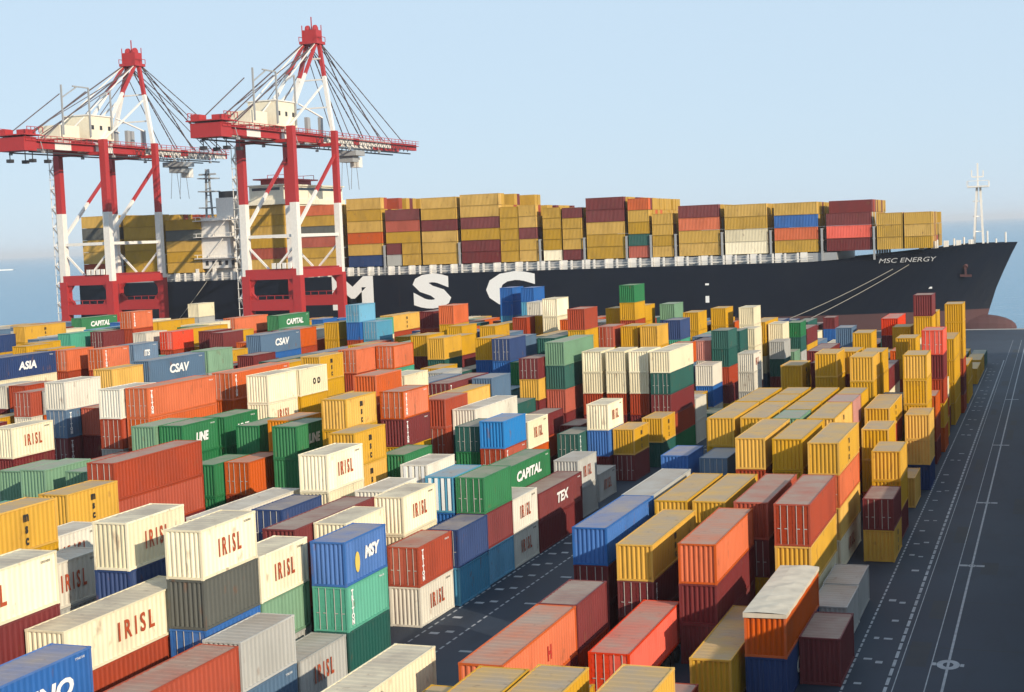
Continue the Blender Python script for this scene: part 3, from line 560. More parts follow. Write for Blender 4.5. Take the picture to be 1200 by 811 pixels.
REST="""-19.82 136.4 0 40 2.59 M 0
-19.82 136.4 2.59 40 2.59 R 0
-19.82 136.4 5.18 40 2.59 Y 0
-22.82 133.33 0 20 2.59 M 0
-22.82 133.33 2.59 20 2.59 R 0
-22.82 133.33 5.18 20 2.59 Y 0
-22.82 133.33 7.77 20 2.59 L 1
-22.82 139.83 0 20 2.59 M 0
-22.82 139.83 2.59 20 2.59 R 0
-22.82 139.83 5.18 20 2.59 Y 0
-22.82 139.83 7.77 20 2.59 Y 1
-25.82 136.59 0 40 2.59 M 0
-25.82 136.59 2.59 40 2.59 Y 0
-25.82 136.59 5.18 40 2.59 R 0
-28.82 136.29 0 40 2.59 M 0
-28.82 136.29 2.59 40 2.59 R 0
-28.82 136.29 5.18 40 2.59 Y 1
-19.82 145.93 0 20 2.59 M 1
-19.82 145.93 2.59 20 2.59 R 1
-19.82 145.93 5.18 20 2.59 Y 1
-19.82 145.93 7.77 20 2.59 P 1
-19.82 152.33 0 20 2.59 M 0
-19.82 152.33 2.59 20 2.59 R 0
-19.82 152.33 5.18 20 2.59 Y 1
-19.82 152.33 7.77 20 2.59 Y 1
-22.82 149.29 0 40 2.59 M 0
-22.82 149.29 2.59 40 2.59 R 0
-22.82 149.29 5.18 40 2.59 M 0
-22.82 149.29 7.77 40 2.59 Y 1
-25.82 146.13 0 20 2.59 M 0
-25.82 146.13 2.59 20 2.59 Y 0
-25.82 146.13 5.18 20 2.59 R 0
-25.82 146.13 7.77 20 2.59 Y 1
-25.82 152.53 0 20 2.59 M 0
-25.82 152.53 2.59 20 2.59 Y 0
-25.82 152.53 5.18 20 2.59 R 0
-25.82 152.53 7.77 20 2.59 Y 1
-28.82 149.09 0 40 2.59 M 0
-28.82 149.09 2.59 40 2.59 R 0
-28.82 149.09 5.18 40 2.59 Y 0
-28.82 149.09 7.77 40 2.59 Y 1
-16.82 153.09 0 40 2.3 M 0
-16.82 153.09 2.3 40 2.3 Y 1
-16.82 153.09 4.6 40 2.3 R 1
-16.82 162.43 0 20 2.9 M 0
-16.82 162.43 2.9 20 2.9 Y 1
-16.82 162.43 5.8 20 2.9 d 1
-44.92 176.59 0 40 2.61 G 1
-44.92 176.59 2.61 40 2.61 R 1
-47.82 174.43 0 20 2.61 K 0
-47.82 174.43 2.61 20 2.61 M 1
-47.82 174.43 5.22 20 2.61 R 1
-47.82 174.43 7.83 20 2.61 W 1
-50.82 174.63 0 20 2.61 K 0
-50.82 174.63 2.61 20 2.61 M 1
-50.82 174.63 5.22 20 2.61 R 1
-53.82 174.53 0 20 2.61 K 0
-53.82 174.53 2.61 20 2.61 M 1
-53.82 174.53 5.22 20 2.61 R 1
-53.82 174.53 7.83 20 2.61 W 1
-21.46 56.31 0 40 2.59 M 0
-21.46 56.31 2.59 40 2.59 Y 0
-24.04 55.48 0 40 2.59 M 0
-24.04 55.48 2.59 40 2.59 R 0
-17.68 57.17 0 40 2.59 M 0
-17.68 57.17 2.59 40 2.59 O 0
-27.86 74.03 0 40 2.9 M 1
-27.87 83.36 0 20 2.9 R 1
-29.72 98.97 0 40 2.59 M 1
-25.95 96.55 0 40 2.42 M 1
-17.02 104.33 0 40 2.9 W 1
-20.51 107.86 0 40 2.7 Y 1
-23.91 109.48 0 40 2.59 R 0
-23.91 109.48 2.59 40 2.59 Y 0
-26.74 109.42 0 40 2.59 B 0
-26.74 109.42 2.59 40 2.59 O 0
-29.8 111.28 0 40 2.59 M 0
-29.8 111.28 2.59 40 2.59 B 0
-14.04 131.48 0 20 2.59 M 1
-14.04 131.48 2.59 20 2.59 Y 1
-23.67 123.78 0 40 2.59 M 0
-23.67 123.78 2.59 40 2.59 Y 0
-23.67 123.78 5.18 40 2.59 R 1
-20.59 123.53 0 40 2.59 R 0
-20.59 123.53 2.59 40 2.59 M 0
-20.59 123.53 5.18 40 2.59 Y 1
-15.73 138.59 0 20 2.9 O 1
-15.73 138.59 2.9 20 2.9 Y 1
-13.57 156.28 0 20 2.59 N 1
-14.13 172.82 0 20 2.59 M 1
-14.13 172.82 2.59 20 2.59 R 1
-14.13 172.82 5.18 20 2.59 O 1
-31.73 127.39 0 20 2.59 M 0
-31.73 127.39 2.59 20 2.59 G 0
-28.02 126.31 0 20 2.59 M 0
-28.02 126.31 2.59 20 2.59 Y 0
-14.33 190.72 0 20 2.5 Y 1
-14.33 190.72 2.5 20 2.5 O 1
-14.33 190.72 5 20 2.5 W 1
-24.01 165.85 0 20 2.66 N 0
-24.01 165.85 2.66 20 2.66 M 0
-24.01 165.85 5.32 20 2.66 R 0
-24.01 165.85 7.98 20 2.66 Y 1
-19.63 161.26 0 20 2.66 Y 0
-19.63 161.26 2.66 20 2.66 R 0
-19.63 161.26 5.32 20 2.66 M 0
-19.63 161.26 7.98 20 2.66 Y 1
-14.28 162.85 0 20 2.66 R 0
-14.28 162.85 2.66 20 2.66 M 0
-14.28 162.85 5.32 20 2.66 Y 1
-14.2 208.97 0 40 2.9 Y 1
-14.2 208.97 2.9 40 2.9 Y 1
-14.2 208.97 5.8 40 2.9 Y 1
-14.2 208.97 8.7 40 2.9 Y 1
-24.35 200.55 0 20 2.59 G 0
-24.35 200.55 2.59 20 2.59 M 0
-24.35 200.55 5.18 20 2.59 R 0
-24.35 200.55 7.77 20 2.59 Y 0
-24.35 200.55 10.36 20 2.59 Y 1
-23.8 232.59 0 40 2.59 B 0
-23.8 232.59 2.59 40 2.59 Y 0
-23.8 232.59 5.18 40 2.59 R 0
-23.8 232.59 7.77 40 2.59 M 1
-23.8 232.59 10.36 40 2.59 r 1
-20.24 210.71 0 20 2.59 Y 0
-20.24 210.71 2.59 20 2.59 M 0
-20.24 210.71 5.18 20 2.59 R 0
-20.24 210.71 7.77 20 2.59 Y 1
-20.24 210.71 10.36 20 2.59 Y 1
-17.82 190.8 0 20 2.59 W 0
-17.82 190.8 2.59 20 2.59 M 0
-17.82 190.8 5.18 20 2.59 R 1
-17.82 190.8 7.77 20 2.59 Y 1
-17.82 190.8 10.36 20 2.59 Y 1
-13.91 181.98 0 20 2.9 O 1
-13.91 181.98 2.9 20 2.9 Y 1
-13.91 181.98 5.8 20 2.9 R 1
-13.91 181.98 8.7 20 2.9 M 1
-19.23 244.79 0 20 2.59 Y 0
-19.23 244.79 2.59 20 2.59 M 0
-19.23 244.79 5.18 20 2.59 R 0
-19.23 244.79 7.77 20 2.59 Y 1
-19.23 244.79 10.36 20 2.59 Y 1
-17.16 208.59 0 20 2.9 M 0
-17.16 208.59 2.9 20 2.9 Y 0
-17.16 208.59 5.8 20 2.9 R 0
-17.16 208.59 8.7 20 2.9 W 1
-17.16 208.59 11.6 20 2.9 Y 1
-13.78 218.66 0 20 2.59 R 1
-13.78 218.66 2.59 20 2.59 M 1
-13.78 218.66 5.18 20 2.59 R 1
-13.78 218.66 7.77 20 2.59 Y 1
-13.78 218.66 10.36 20 2.59 Y 1
-13.78 218.66 12.95 20 2.59 Y 1
-30.73 230.11 0 20 2.9 N 0
-30.73 230.11 2.9 20 2.9 M 0
-30.73 230.11 5.8 20 2.9 B 1
-30.73 230.11 8.7 20 2.9 S 1
-46.17 321.57 0 20 2.49 N 1
-46.17 321.57 2.49 20 2.49 B 1
-46.17 321.57 4.97 20 2.49 M 1
-16.67 169.23 0 20 2.9 Y 0
-16.47 179.37 0 20 2.3 Y 0
-16.47 179.37 2.3 20 2.3 R 0
-14.67 198.36 0 20 2.9 M 1
-14.67 198.36 2.9 20 2.9 Y 1
-16.13 246.09 0 40 2.45 Y 0
-16.13 246.09 2.45 40 2.45 Y 0
-33.59 66.45 0 40 2.59 W 0
-43.42 62.09 0 40 2.9 M 0
-47.1 54.24 0 40 2.59 M 0
-47.1 54.24 2.59 40 2.59 B 0
-46.16 123 0 40 2.48 K 0
-46.16 123 2.48 40 2.48 R 0
-44.59 135.66 0 20 2.9 g 1
-44.43 167.3 0 20 2.9 K 1
-46.01 201.46 0 20 2.9 w 1
-46.01 201.46 2.9 20 2.9 B 1
-43.91 219.96 0 20 2.9 g 1
-43.91 219.96 2.9 20 2.9 w 1
-43.16 241.97 0 20 2.9 M 1
-43.16 241.97 2.9 20 2.9 K 1
-43.16 241.97 5.8 20 2.9 g 1
-47.87 265.3 0 20 2.9 w 0
-47.87 265.3 2.9 20 2.9 B 0
-44.85 186.01 0 20 2.9 w 1
-44.85 186.01 2.9 20 2.9 w 1
-31.36 143.76 0 20 2.9 M 0
-31.36 143.76 2.9 20 2.9 Y 1
-31.36 143.76 5.8 20 2.9 Y 1
-51.82 142.07 0 20 2.9 M 0
-51.82 142.07 2.9 20 2.9 O 1
-47.74 156.54 0 20 2.9 M 1
-50.26 153.52 0 20 2.9 R 0
-55.05 153.84 0 40 2.5 M 1
-55.05 153.84 2.5 40 2.5 R 1
-55.05 153.84 5 40 2.5 M 1
-49.77 129.67 0 20 2.59 K 0
-49.77 129.67 2.59 20 2.59 M 0
-52.56 130.38 0 20 2.44 R 0
-52.56 130.38 2.44 20 2.44 M 0
-52.56 130.38 4.88 20 2.44 G 1
-56.07 141.34 0 40 2.6 G 0
-56.07 141.34 2.6 40 2.6 M 0
-56.07 141.34 5.2 40 2.6 K 1
-58.37 153.73 0 40 2.9 M 0
-58.37 153.73 2.9 40 2.9 W 0
-58.37 153.73 5.8 40 2.9 K 1
-46.88 73.5 0 20 2.9 M 0
-49.48 67.37 0 40 2.7 M 0
-46.88 79.75 0 20 2.9 g 1
-52.76 74.79 0 20 2.9 M 0
-52.76 74.79 2.9 20 2.9 g 0
-52.05 58.28 0 40 2.9 Y 0
-52.05 58.28 2.9 40 2.9 R 0
-58.7 74.3 0 20 2.9 M 0
-58.7 74.3 2.9 20 2.9 g 1
-64.21 81.8 0 20 2.9 g 0
-64.21 81.8 2.9 20 2.9 Y 0
-48.82 90.73 0 40 2.9 M 1
-48.82 90.73 2.9 40 2.9 R 1
-53.29 93.92 0 20 2.9 R 0
-53.29 93.92 2.9 20 2.9 M 0
-56.5 93.47 0 40 2.9 M 0
-56.5 93.47 2.9 40 2.9 w 0
-46.29 90.17 0 20 2.9 M 0
-46.29 90.17 2.9 20 2.9 W 0
-46.59 100.02 0 20 2.9 M 1
-46.59 100.02 2.9 20 2.9 W 1
-49.18 102.23 0 20 2.9 R 0
-49.18 102.23 2.9 20 2.9 W 0
-46.29 108.97 0 20 2.9 M 0
-46.29 108.97 2.9 20 2.9 B 1
-50.97 114.41 0 20 2.9 M 0
-50.97 114.41 2.9 20 2.9 W 0
-56.25 128.4 0 20 2.9 M 0
-56.25 128.4 2.9 20 2.9 W 1
-55.38 119.6 0 20 2.9 R 0
-55.38 119.6 2.9 20 2.9 M 0
-53.22 101.03 0 20 2.9 R 0
-53.22 101.03 2.9 20 2.9 M 0
-53.22 101.03 5.8 20 2.9 W 1
-67.68 88.7 0 20 2.6 M 0
-67.68 88.7 2.6 20 2.6 R 0
-67.68 88.7 5.2 20 2.6 Y 0
-63.06 75.55 0 20 2.9 M 0
-63.06 75.55 2.9 20 2.9 R 0
-63.06 75.55 5.8 20 2.9 Y 1
-65.64 70.25 0 40 2.9 M 0
-65.64 70.25 2.9 40 2.9 O 0
-65.64 70.25 5.8 40 2.9 Y 0
-65.64 70.25 8.7 40 2.9 Y 0
-68.37 98.42 0 40 2.9 G 0
-68.37 98.42 2.9 40 2.9 M 1
-67.86 114.01 0 20 2.9 Y 0
-67.86 114.01 2.9 20 2.9 R 1
-70.4 112.44 0 20 2.9 K 0
-70.4 112.44 2.9 20 2.9 G 1
-72.97 112.51 0 20 2.7 M 0
-72.97 112.51 2.7 20 2.7 K 0
-72.97 112.51 5.4 20 2.7 K 0
-66.9 120.23 0 20 2.9 R 0
-66.9 120.23 2.9 20 2.9 M 0
-66.9 120.23 5.8 20 2.9 O 0
-66.9 120.23 8.7 20 2.9 o 1
-64.15 116.19 0 20 2.9 K 0
-64.15 116.19 2.9 20 2.9 R 0
-70.65 120.8 0 20 2.75 K 0
-70.65 120.8 2.75 20 2.75 R 0
-70.65 120.8 5.5 20 2.75 G 0
-75.82 116.08 0 20 2.9 M 0
-75.82 116.08 2.9 20 2.9 R 0
-75.82 116.08 5.8 20 2.9 G 1
-75.11 122.26 0 20 2.9 M 0
-75.11 122.26 2.9 20 2.9 R 0
-75.11 122.26 5.8 20 2.9 G 1
-85.51 105.8 0 20 2.99 G 0
-85.51 105.8 2.99 20 2.99 K 0
-78.27 99.77 0 20 2.54 g 0
-78.27 99.77 2.54 20 2.54 G 0
-78.27 99.77 5.08 20 2.54 K 0
-81 106.31 0 20 2.99 G 0
-81 106.31 2.99 20 2.99 K 0
-81 106.31 5.98 20 2.99 L 1
-73.58 99.46 0 20 2.54 O 0
-73.58 99.46 2.54 20 2.54 G 0
-73.58 99.46 5.08 20 2.54 K 0
-73.58 99.46 7.63 20 2.54 L 1
-92.55 113.36 0 20 2.9 B 0
-92.55 113.36 2.9 20 2.9 g 0
-92.55 113.36 5.8 20 2.9 M 1
-56.58 112.39 0 20 2.9 K 0
-56.58 112.39 2.9 20 2.9 M 0
-59.71 117.25 0 20 2.78 M 0
-59.71 117.25 2.78 20 2.78 R 0
-59.71 117.25 5.56 20 2.78 Y 0
-59.71 117.25 8.34 20 2.78 Y 1
-59.4 128.5 0 20 2.66 M 0
-59.4 128.5 2.66 20 2.66 R 0
-59.4 128.5 5.32 20 2.66 Y 1
-58.65 136.7 0 20 2.9 Y 0
-58.65 136.7 2.9 20 2.9 M 0
-61.52 147.38 0 40 2.75 M 0
-61.52 147.38 2.75 40 2.75 R 0
-61.52 147.38 5.5 40 2.75 K 0
-64.83 140.82 0 20 2.72 K 0
-64.83 140.82 2.72 20 2.72 R 0
-64.83 140.82 5.44 20 2.72 M 0
-64.83 140.82 8.16 20 2.72 O 0
-64.83 140.82 10.88 20 2.72 W 1
-63.89 132.03 0 20 2.9 K 0
-63.89 132.03 2.9 20 2.9 Y 0
-63.89 132.03 5.8 20 2.9 M 0
-63.89 132.03 8.7 20 2.9 R 1
-82.66 123.97 0 40 2.9 K 0
-82.66 123.97 2.9 40 2.9 M 0
-82.66 123.97 5.8 40 2.9 R 1
-82.08 138.48 0 40 2.9 G 0
-82.08 138.48 2.9 40 2.9 R 0
-82.08 138.48 5.8 40 2.9 M 0
-82.08 138.48 8.7 40 2.9 O 1
-76.33 132.64 0 20 2.9 M 0
-76.33 132.64 2.9 20 2.9 R 0
-76.33 132.64 5.8 20 2.9 Y 0
-75.97 138.84 0 20 2.9 K 0
-75.97 138.84 2.9 20 2.9 M 0
-75.97 138.84 5.8 20 2.9 R 0
-75.97 138.84 8.7 20 2.9 Y 1
-81.75 154.12 0 20 2.9 R 0
-81.75 154.12 2.9 20 2.9 M 0
-81.75 154.12 5.8 20 2.9 O 0
-81.75 154.12 8.7 20 2.9 Y 1
-81.58 166.4 0 40 2.9 K 0
-81.58 166.4 2.9 40 2.9 M 0
-81.58 166.4 5.8 40 2.9 O 0
-81.58 166.4 8.7 40 2.9 R 1
-79.02 168.61 0 20 2.9 K 0
-79.02 168.61 2.9 20 2.9 M 0
-79.02 168.61 5.8 20 2.9 R 0
-79.02 168.61 8.7 20 2.9 T 1
-82.32 186.54 0 20 2.9 B 0
-82.32 186.54 2.9 20 2.9 K 0
-82.32 186.54 5.8 20 2.9 R 0
-82.32 186.54 8.7 20 2.9 M 1
-82.32 186.54 11.6 20 2.9 Y 1
-77.53 181.25 0 20 2.9 B 0
-77.53 181.25 2.9 20 2.9 R 0
-77.53 181.25 5.8 20 2.9 M 0
-77.53 181.25 8.7 20 2.9 K 1
-79.79 192.31 0 20 2.78 B 0
-79.79 192.31 2.78 20 2.78 K 0
-79.79 192.31 5.56 20 2.78 R 0
-79.79 192.31 8.34 20 2.78 M 1
-79.79 192.31 11.12 20 2.78 Y 1
-70.13 179.99 0 20 2.9 K 0
-70.13 179.99 2.9 20 2.9 R 0
-70.13 179.99 5.8 20 2.9 M 0
-70.13 179.99 8.7 20 2.9 B 1
-70.13 179.99 11.6 20 2.9 Y 1
-67.04 178.07 0 20 2.9 K 0
-67.04 178.07 2.9 20 2.9 R 0
-67.04 178.07 5.8 20 2.9 M 1
-67.04 178.07 8.7 20 2.9 B 1
-69.4 188.97 0 20 2.78 K 0
-69.4 188.97 2.78 20 2.78 R 0
-69.4 188.97 5.56 20 2.78 M 0
-69.4 188.97 8.34 20 2.78 S 1
-69.4 188.97 11.12 20 2.78 S 1
-60.06 168.89 0 20 2.55 K 0
-60.06 168.89 2.55 20 2.55 R 0
-60.06 168.89 5.1 20 2.55 M 1
-60.46 177.7 0 20 2.9 K 0
-60.46 177.7 2.9 20 2.9 R 0
-60.46 177.7 5.8 20 2.9 O 0
-66.65 200.74 0 20 2.9 M 0
-66.65 200.74 2.9 20 2.9 R 0
-66.65 200.74 5.8 20 2.9 K 0
-66.65 200.74 8.7 20 2.9 R 0
-63.81 189.6 0 40 2.78 G 0
-63.81 189.6 2.78 40 2.78 M 0
-63.81 189.6 5.56 40 2.78 R 0
-63.81 189.6 8.34 40 2.78 K 0
-63.81 189.6 11.12 40 2.78 K 1
-57.52 174.47 0 40 2.9 G 0
-57.52 174.47 2.9 40 2.9 M 1
-96.51 126.6 0 20 2.9 K 0
-96.51 126.6 2.9 20 2.9 R 0
-85.25 120.2 0 20 2.9 K 0
-85.25 120.2 2.9 20 2.9 M 0
-85.25 120.2 5.8 20 2.9 g 1
-113.94 142.85 0 20 2.9 R 0
-113.94 142.85 2.9 20 2.9 M 0
-113.94 142.85 5.8 20 2.9 w 1
-117.12 149.96 0 20 2.75 K 0
-117.12 149.96 2.75 20 2.75 R 0
-117.12 149.96 5.5 20 2.75 M 0
-117.12 149.96 8.25 20 2.75 R 0
-99.08 130.12 0 20 2.9 R 0
-99.08 130.12 2.9 20 2.9 M 0
-99.08 130.12 5.8 20 2.9 S 0
-99.08 130.12 8.7 20 2.9 S 0
-93.85 128.8 0 20 2.9 K 0
-93.85 128.8 2.9 20 2.9 R 0
-93.85 128.8 5.8 20 2.9 M 1
-103.06 138.23 0 20 2.6 K 0
-103.06 138.23 2.6 20 2.6 R 0
-103.06 138.23 5.2 20 2.6 M 0
-103.06 138.23 7.8 20 2.6 w 0
-91.3 129.56 0 20 2.9 K 0
-91.3 129.56 2.9 20 2.9 R 0
-91.3 129.56 5.8 20 2.9 B 0
-91.3 129.56 8.7 20 2.9 C 0
-96.38 133.67 0 20 2.75 K 0
-96.38 133.67 2.75 20 2.75 R 0
-96.38 133.67 5.5 20 2.75 C 0
-96.38 133.67 8.25 20 2.75 S 0
-78.36 115.41 0 20 2.9 K 0
-78.36 115.41 2.9 20 2.9 R 0
-78.36 115.41 5.8 20 2.9 G 0
-129.35 158.66 0 40 2.9 K 0
-129.35 158.66 2.9 40 2.9 M 0
-129.35 158.66 5.8 40 2.9 R 0
-129.35 158.66 8.7 40 2.9 W 1
-127.81 168.11 0 20 2.9 K 0
-127.81 168.11 2.9 20 2.9 Y 0
-127.81 168.11 5.8 20 2.9 M 0
-127.81 168.11 8.7 20 2.9 R 1
-123.13 169.74 0 20 2.9 K 0
-123.13 169.74 2.9 20 2.9 Y 0
-123.13 169.74 5.8 20 2.9 M 0
-123.13 169.74 8.7 20 2.9 R 1
-100.49 140.18 0 20 2.9 K 0
-100.49 140.18 2.9 20 2.9 M 0
-100.49 140.18 5.8 20 2.9 R 0
-100.49 140.18 8.7 20 2.9 Y 0
-105.22 147.47 0 20 2.78 K 0
-105.22 147.47 2.78 20 2.78 M 0
-105.22 147.47 5.56 20 2.78 R 0
-105.22 147.47 8.34 20 2.78 Y 0
-105.22 147.47 11.12 20 2.78 Y 1
-108.52 154.84 0 20 2.66 K 0
-108.52 154.84 2.66 20 2.66 M 0
-108.52 154.84 5.32 20 2.66 R 0
-108.52 154.84 7.98 20 2.66 Y 0
-108.52 154.84 10.64 20 2.66 Y 0
-102.68 153.66 0 40 2.9 K 0
-102.68 153.66 2.9 40 2.9 M 0
-102.68 153.66 5.8 40 2.9 R 0
-102.68 153.66 8.7 40 2.9 O 0
-123.07 176.74 0 20 2.9 K 0
-123.07 176.74 2.9 20 2.9 M 0
-123.07 176.74 5.8 20 2.9 R 0
-123.07 176.74 8.7 20 2.9 N 0
-103.44 164.72 0 20 2.9 K 0
-103.44 164.72 2.9 20 2.9 M 0
-103.44 164.72 5.8 20 2.9 R 0
-103.44 164.72 8.7 20 2.9 g 1
-133.94 203.02 0 20 2.9 Y 0
-133.94 203.02 2.9 20 2.9 M 0
-133.94 203.02 5.8 20 2.9 K 0
-133.94 203.02 8.7 20 2.9 R 1
-126.95 203.45 0 20 2.9 Y 0
-126.95 203.45 2.9 20 2.9 M 0
-126.95 203.45 5.8 20 2.9 K 0
-126.95 203.45 8.7 20 2.9 R 0
-126.95 203.45 11.6 20 2.9 M 1
-122.15 198.92 0 20 2.9 Y 0
-122.15 198.92 2.9 20 2.9 M 0
-122.15 198.92 5.8 20 2.9 K 0
-122.15 198.92 8.7 20 2.9 R 0
-127.76 211.69 0 20 2.78 M 0
-127.76 211.69 2.78 20 2.78 K 0
-127.76 211.69 5.56 20 2.78 R 0
-127.76 211.69 8.34 20 2.78 Y 0
-127.76 211.69 11.12 20 2.78 Y 1
-111.41 194.88 0 40 2.9 M 0
-111.41 194.88 2.9 40 2.9 K 0
-111.41 194.88 5.8 40 2.9 R 0
-111.41 194.88 8.7 40 2.9 B 1
-111.97 204.26 0 20 2.9 Y 0
-111.97 204.26 2.9 20 2.9 K 0
-111.97 204.26 5.8 20 2.9 M 0
-111.97 204.26 8.7 20 2.9 R 1
-111.97 204.26 11.6 20 2.9 O 1
-113.08 219.74 0 20 2.9 M 0
-113.08 219.74 2.9 20 2.9 K 0
-113.08 219.74 5.8 20 2.9 R 0
-113.08 219.74 8.7 20 2.9 Y 1
-113.08 219.74 11.6 20 2.9 Y 1
-106.03 220.04 0 20 2.9 M 0
-106.03 220.04 2.9 20 2.9 K 0
-106.03 220.04 5.8 20 2.9 R 0
-106.03 220.04 8.7 20 2.9 C 1
-108.6 219.09 0 20 2.9 B 0
-108.6 219.09 2.9 20 2.9 M 0
-108.6 219.09 5.8 20 2.9 K 0
-108.6 219.09 8.7 20 2.9 R 1
-108.6 219.09 11.6 20 2.9 B 1
-110.87 239.76 0 40 2.9 Y 0
-110.87 239.76 2.9 40 2.9 K 0
-110.87 239.76 5.8 40 2.9 M 0
-110.87 239.76 8.7 40 2.9 R 1
-166.77 199.57 0 20 2.9 M 0
-166.77 199.57 2.9 20 2.9 K 0
-166.77 199.57 5.8 20 2.9 R 0
-166.77 199.57 8.7 20 2.9 Y 1
-166.77 199.57 11.6 20 2.9 N 1
-180.5 228 0 40 2.9 M 0
-180.5 228 2.9 40 2.9 K 0
-180.5 228 5.8 40 2.9 R 0
-180.5 228 8.7 40 2.9 Y 1
-153.76 203.17 0 20 2.9 M 0
-153.76 203.17 2.9 20 2.9 Y 0
-153.76 203.17 5.8 20 2.9 R 0
-153.76 203.17 8.7 20 2.9 K 0
-153.76 203.17 11.6 20 2.9 T 1
-149.52 206.1 0 20 2.9 M 0
-149.52 206.1 2.9 20 2.9 Y 0
-149.52 206.1 5.8 20 2.9 R 0
-149.52 206.1 8.7 20 2.9 R 0
-148 212.38 0 20 2.9 R 0
-148 212.38 2.9 20 2.9 M 0
-148 212.38 5.8 20 2.9 Y 0
-148 212.38 8.7 20 2.9 R 0
-148 212.38 11.6 20 2.9 R 1
-187.04 253.75 0 40 2.9 M 0
-187.04 253.75 2.9 40 2.9 Y 0
-187.04 253.75 5.8 40 2.9 K 0
-187.04 253.75 8.7 40 2.9 R 0
-93.62 218.23 0 40 2.71 O 0
-93.62 218.23 2.71 40 2.71 M 0
-93.62 218.23 5.41 40 2.71 K 0
-93.62 218.23 8.12 40 2.71 Y 0
-93.62 218.23 10.83 40 2.71 R 1
-93.62 218.23 13.54 40 2.71 M 1
-87.76 209.32 0 20 2.9 Y 0
-87.76 209.32 2.9 20 2.9 M 0
-87.76 209.32 5.8 20 2.9 K 0
-87.76 209.32 8.7 20 2.9 R 0
-87.76 209.32 11.6 20 2.9 Y 1
-84.83 205.3 0 20 2.9 M 0
-84.83 205.3 2.9 20 2.9 K 0
-84.83 205.3 5.8 20 2.9 R 0
-84.83 205.3 8.7 20 2.9 Y 0
-84.83 205.3 11.6 20 2.9 Y 1
-144.14 242.03 0 40 2.9 M 0
-144.14 242.03 2.9 40 2.9 K 0
-144.14 242.03 5.8 40 2.9 R 0
-144.14 242.03 8.7 40 2.9 R 1
-138.18 247.68 0 40 2.9 M 0
-138.18 247.68 2.9 40 2.9 K 0
-138.18 247.68 5.8 40 2.9 R 0
-138.18 247.68 8.7 40 2.9 R 0
-89.99 252.44 0 20 2.6 K 0
-89.99 252.44 2.6 20 2.6 O 0
-89.99 252.44 5.2 20 2.6 W 0
-89.99 252.44 7.8 20 2.6 R 0
-89.99 252.44 10.4 20 2.6 B 0
-89.99 252.44 13 20 2.6 C 1
-89.99 252.44 15.6 20 2.6 B 1
-95.16 255.27 0 20 2.6 M 0
-95.16 255.27 2.6 20 2.6 R 0
-95.16 255.27 5.2 20 2.6 W 0
-95.16 255.27 7.8 20 2.6 R 0
-95.16 255.27 10.4 20 2.6 C 1
-95.16 255.27 13 20 2.6 B 1
-95.16 255.27 15.6 20 2.6 B 1
-78.98 203.96 0 20 2.9 M 0
-78.98 203.96 2.9 20 2.9 K 0
-78.98 203.96 5.8 20 2.9 R 0
-78.98 203.96 8.7 20 2.9 Y 0
-78.98 203.96 11.6 20 2.9 Y 1
-81.17 223.83 0 20 2.9 M 0
-81.17 223.83 2.9 20 2.9 K 0
-81.17 223.83 5.8 20 2.9 R 0
-81.17 223.83 8.7 20 2.9 Y 0
-81.17 223.83 11.6 20 2.9 R 1
-78.6 227.49 0 20 2.9 M 0
-78.6 227.49 2.9 20 2.9 K 0
-78.6 227.49 5.8 20 2.9 R 0
-78.6 227.49 8.7 20 2.9 Y 1
-78.6 227.49 11.6 20 2.9 Y 1
-84.01 238.81 0 20 2.7 K 0
-84.01 238.81 2.7 20 2.7 M 0
-84.01 238.81 5.4 20 2.7 W 0
-84.01 238.81 8.1 20 2.7 R 0
-84.01 238.81 10.8 20 2.7 Y 0
-84.01 238.81 13.5 20 2.7 w 1
-76.04 224.01 0 20 2.9 M 0
-76.04 224.01 2.9 20 2.9 M 0
-76.04 224.01 5.8 20 2.9 W 0
-76.04 224.01 8.7 20 2.9 R 0
-76.04 224.01 11.6 20 2.9 W 1
-61.27 191.92 0 20 2.9 R 0
-61.27 191.92 2.9 20 2.9 K 0
-61.27 191.92 5.8 20 2.9 M 0
-61.27 191.92 8.7 20 2.9 R 0
-61.27 191.92 11.6 20 2.9 Y 1
-65.95 225.48 0 20 2.6 M 0
-65.95 225.48 2.6 20 2.6 K 0
-65.95 225.48 5.2 20 2.6 M 0
-65.95 225.48 7.8 20 2.6 R 0
-65.95 225.48 10.4 20 2.6 Y 0
-65.95 225.48 13 20 2.6 Y 1
-63.57 231.63 0 20 2.6 g 0
-63.57 231.63 2.6 20 2.6 K 0
-63.57 231.63 5.2 20 2.6 M 0
-63.57 231.63 7.8 20 2.6 R 0
-63.57 231.63 10.4 20 2.6 Y 1
-63.57 231.63 13 20 2.6 Y 1
-59.61 234.99 0 20 2.6 M 0
-59.61 234.99 2.6 20 2.6 K 0
-59.61 234.99 5.2 20 2.6 M 0
-59.61 234.99 7.8 20 2.6 R 0
-59.61 234.99 10.4 20 2.6 N 1
-59.61 234.99 13 20 2.6 L 1
-63.07 223.65 0 20 2.75 Y 0
-63.07 223.65 2.75 20 2.75 M 0
-63.07 223.65 5.5 20 2.75 K 0
-63.07 223.65 8.25 20 2.75 M 0
-63.07 223.65 11 20 2.75 R 1
-63.07 223.65 13.75 20 2.75 Y 1
-59.2 198.27 0 20 2.9 K 0
-59.2 198.27 2.9 20 2.9 M 0
-59.2 198.27 5.8 20 2.9 R 0
-59.2 198.27 8.7 20 2.9 Y 1
-55.77 198.66 0 20 2.9 K 0
-55.77 198.66 2.9 20 2.9 M 0
-55.77 198.66 5.8 20 2.9 R 0
-55.77 198.66 8.7 20 2.9 Y 1
-55.77 198.66 11.6 20 2.9 Y 1
-52.8 197.98 0 20 2.9 K 0
-52.8 197.98 2.9 20 2.9 M 0
-52.8 197.98 5.8 20 2.9 R 0
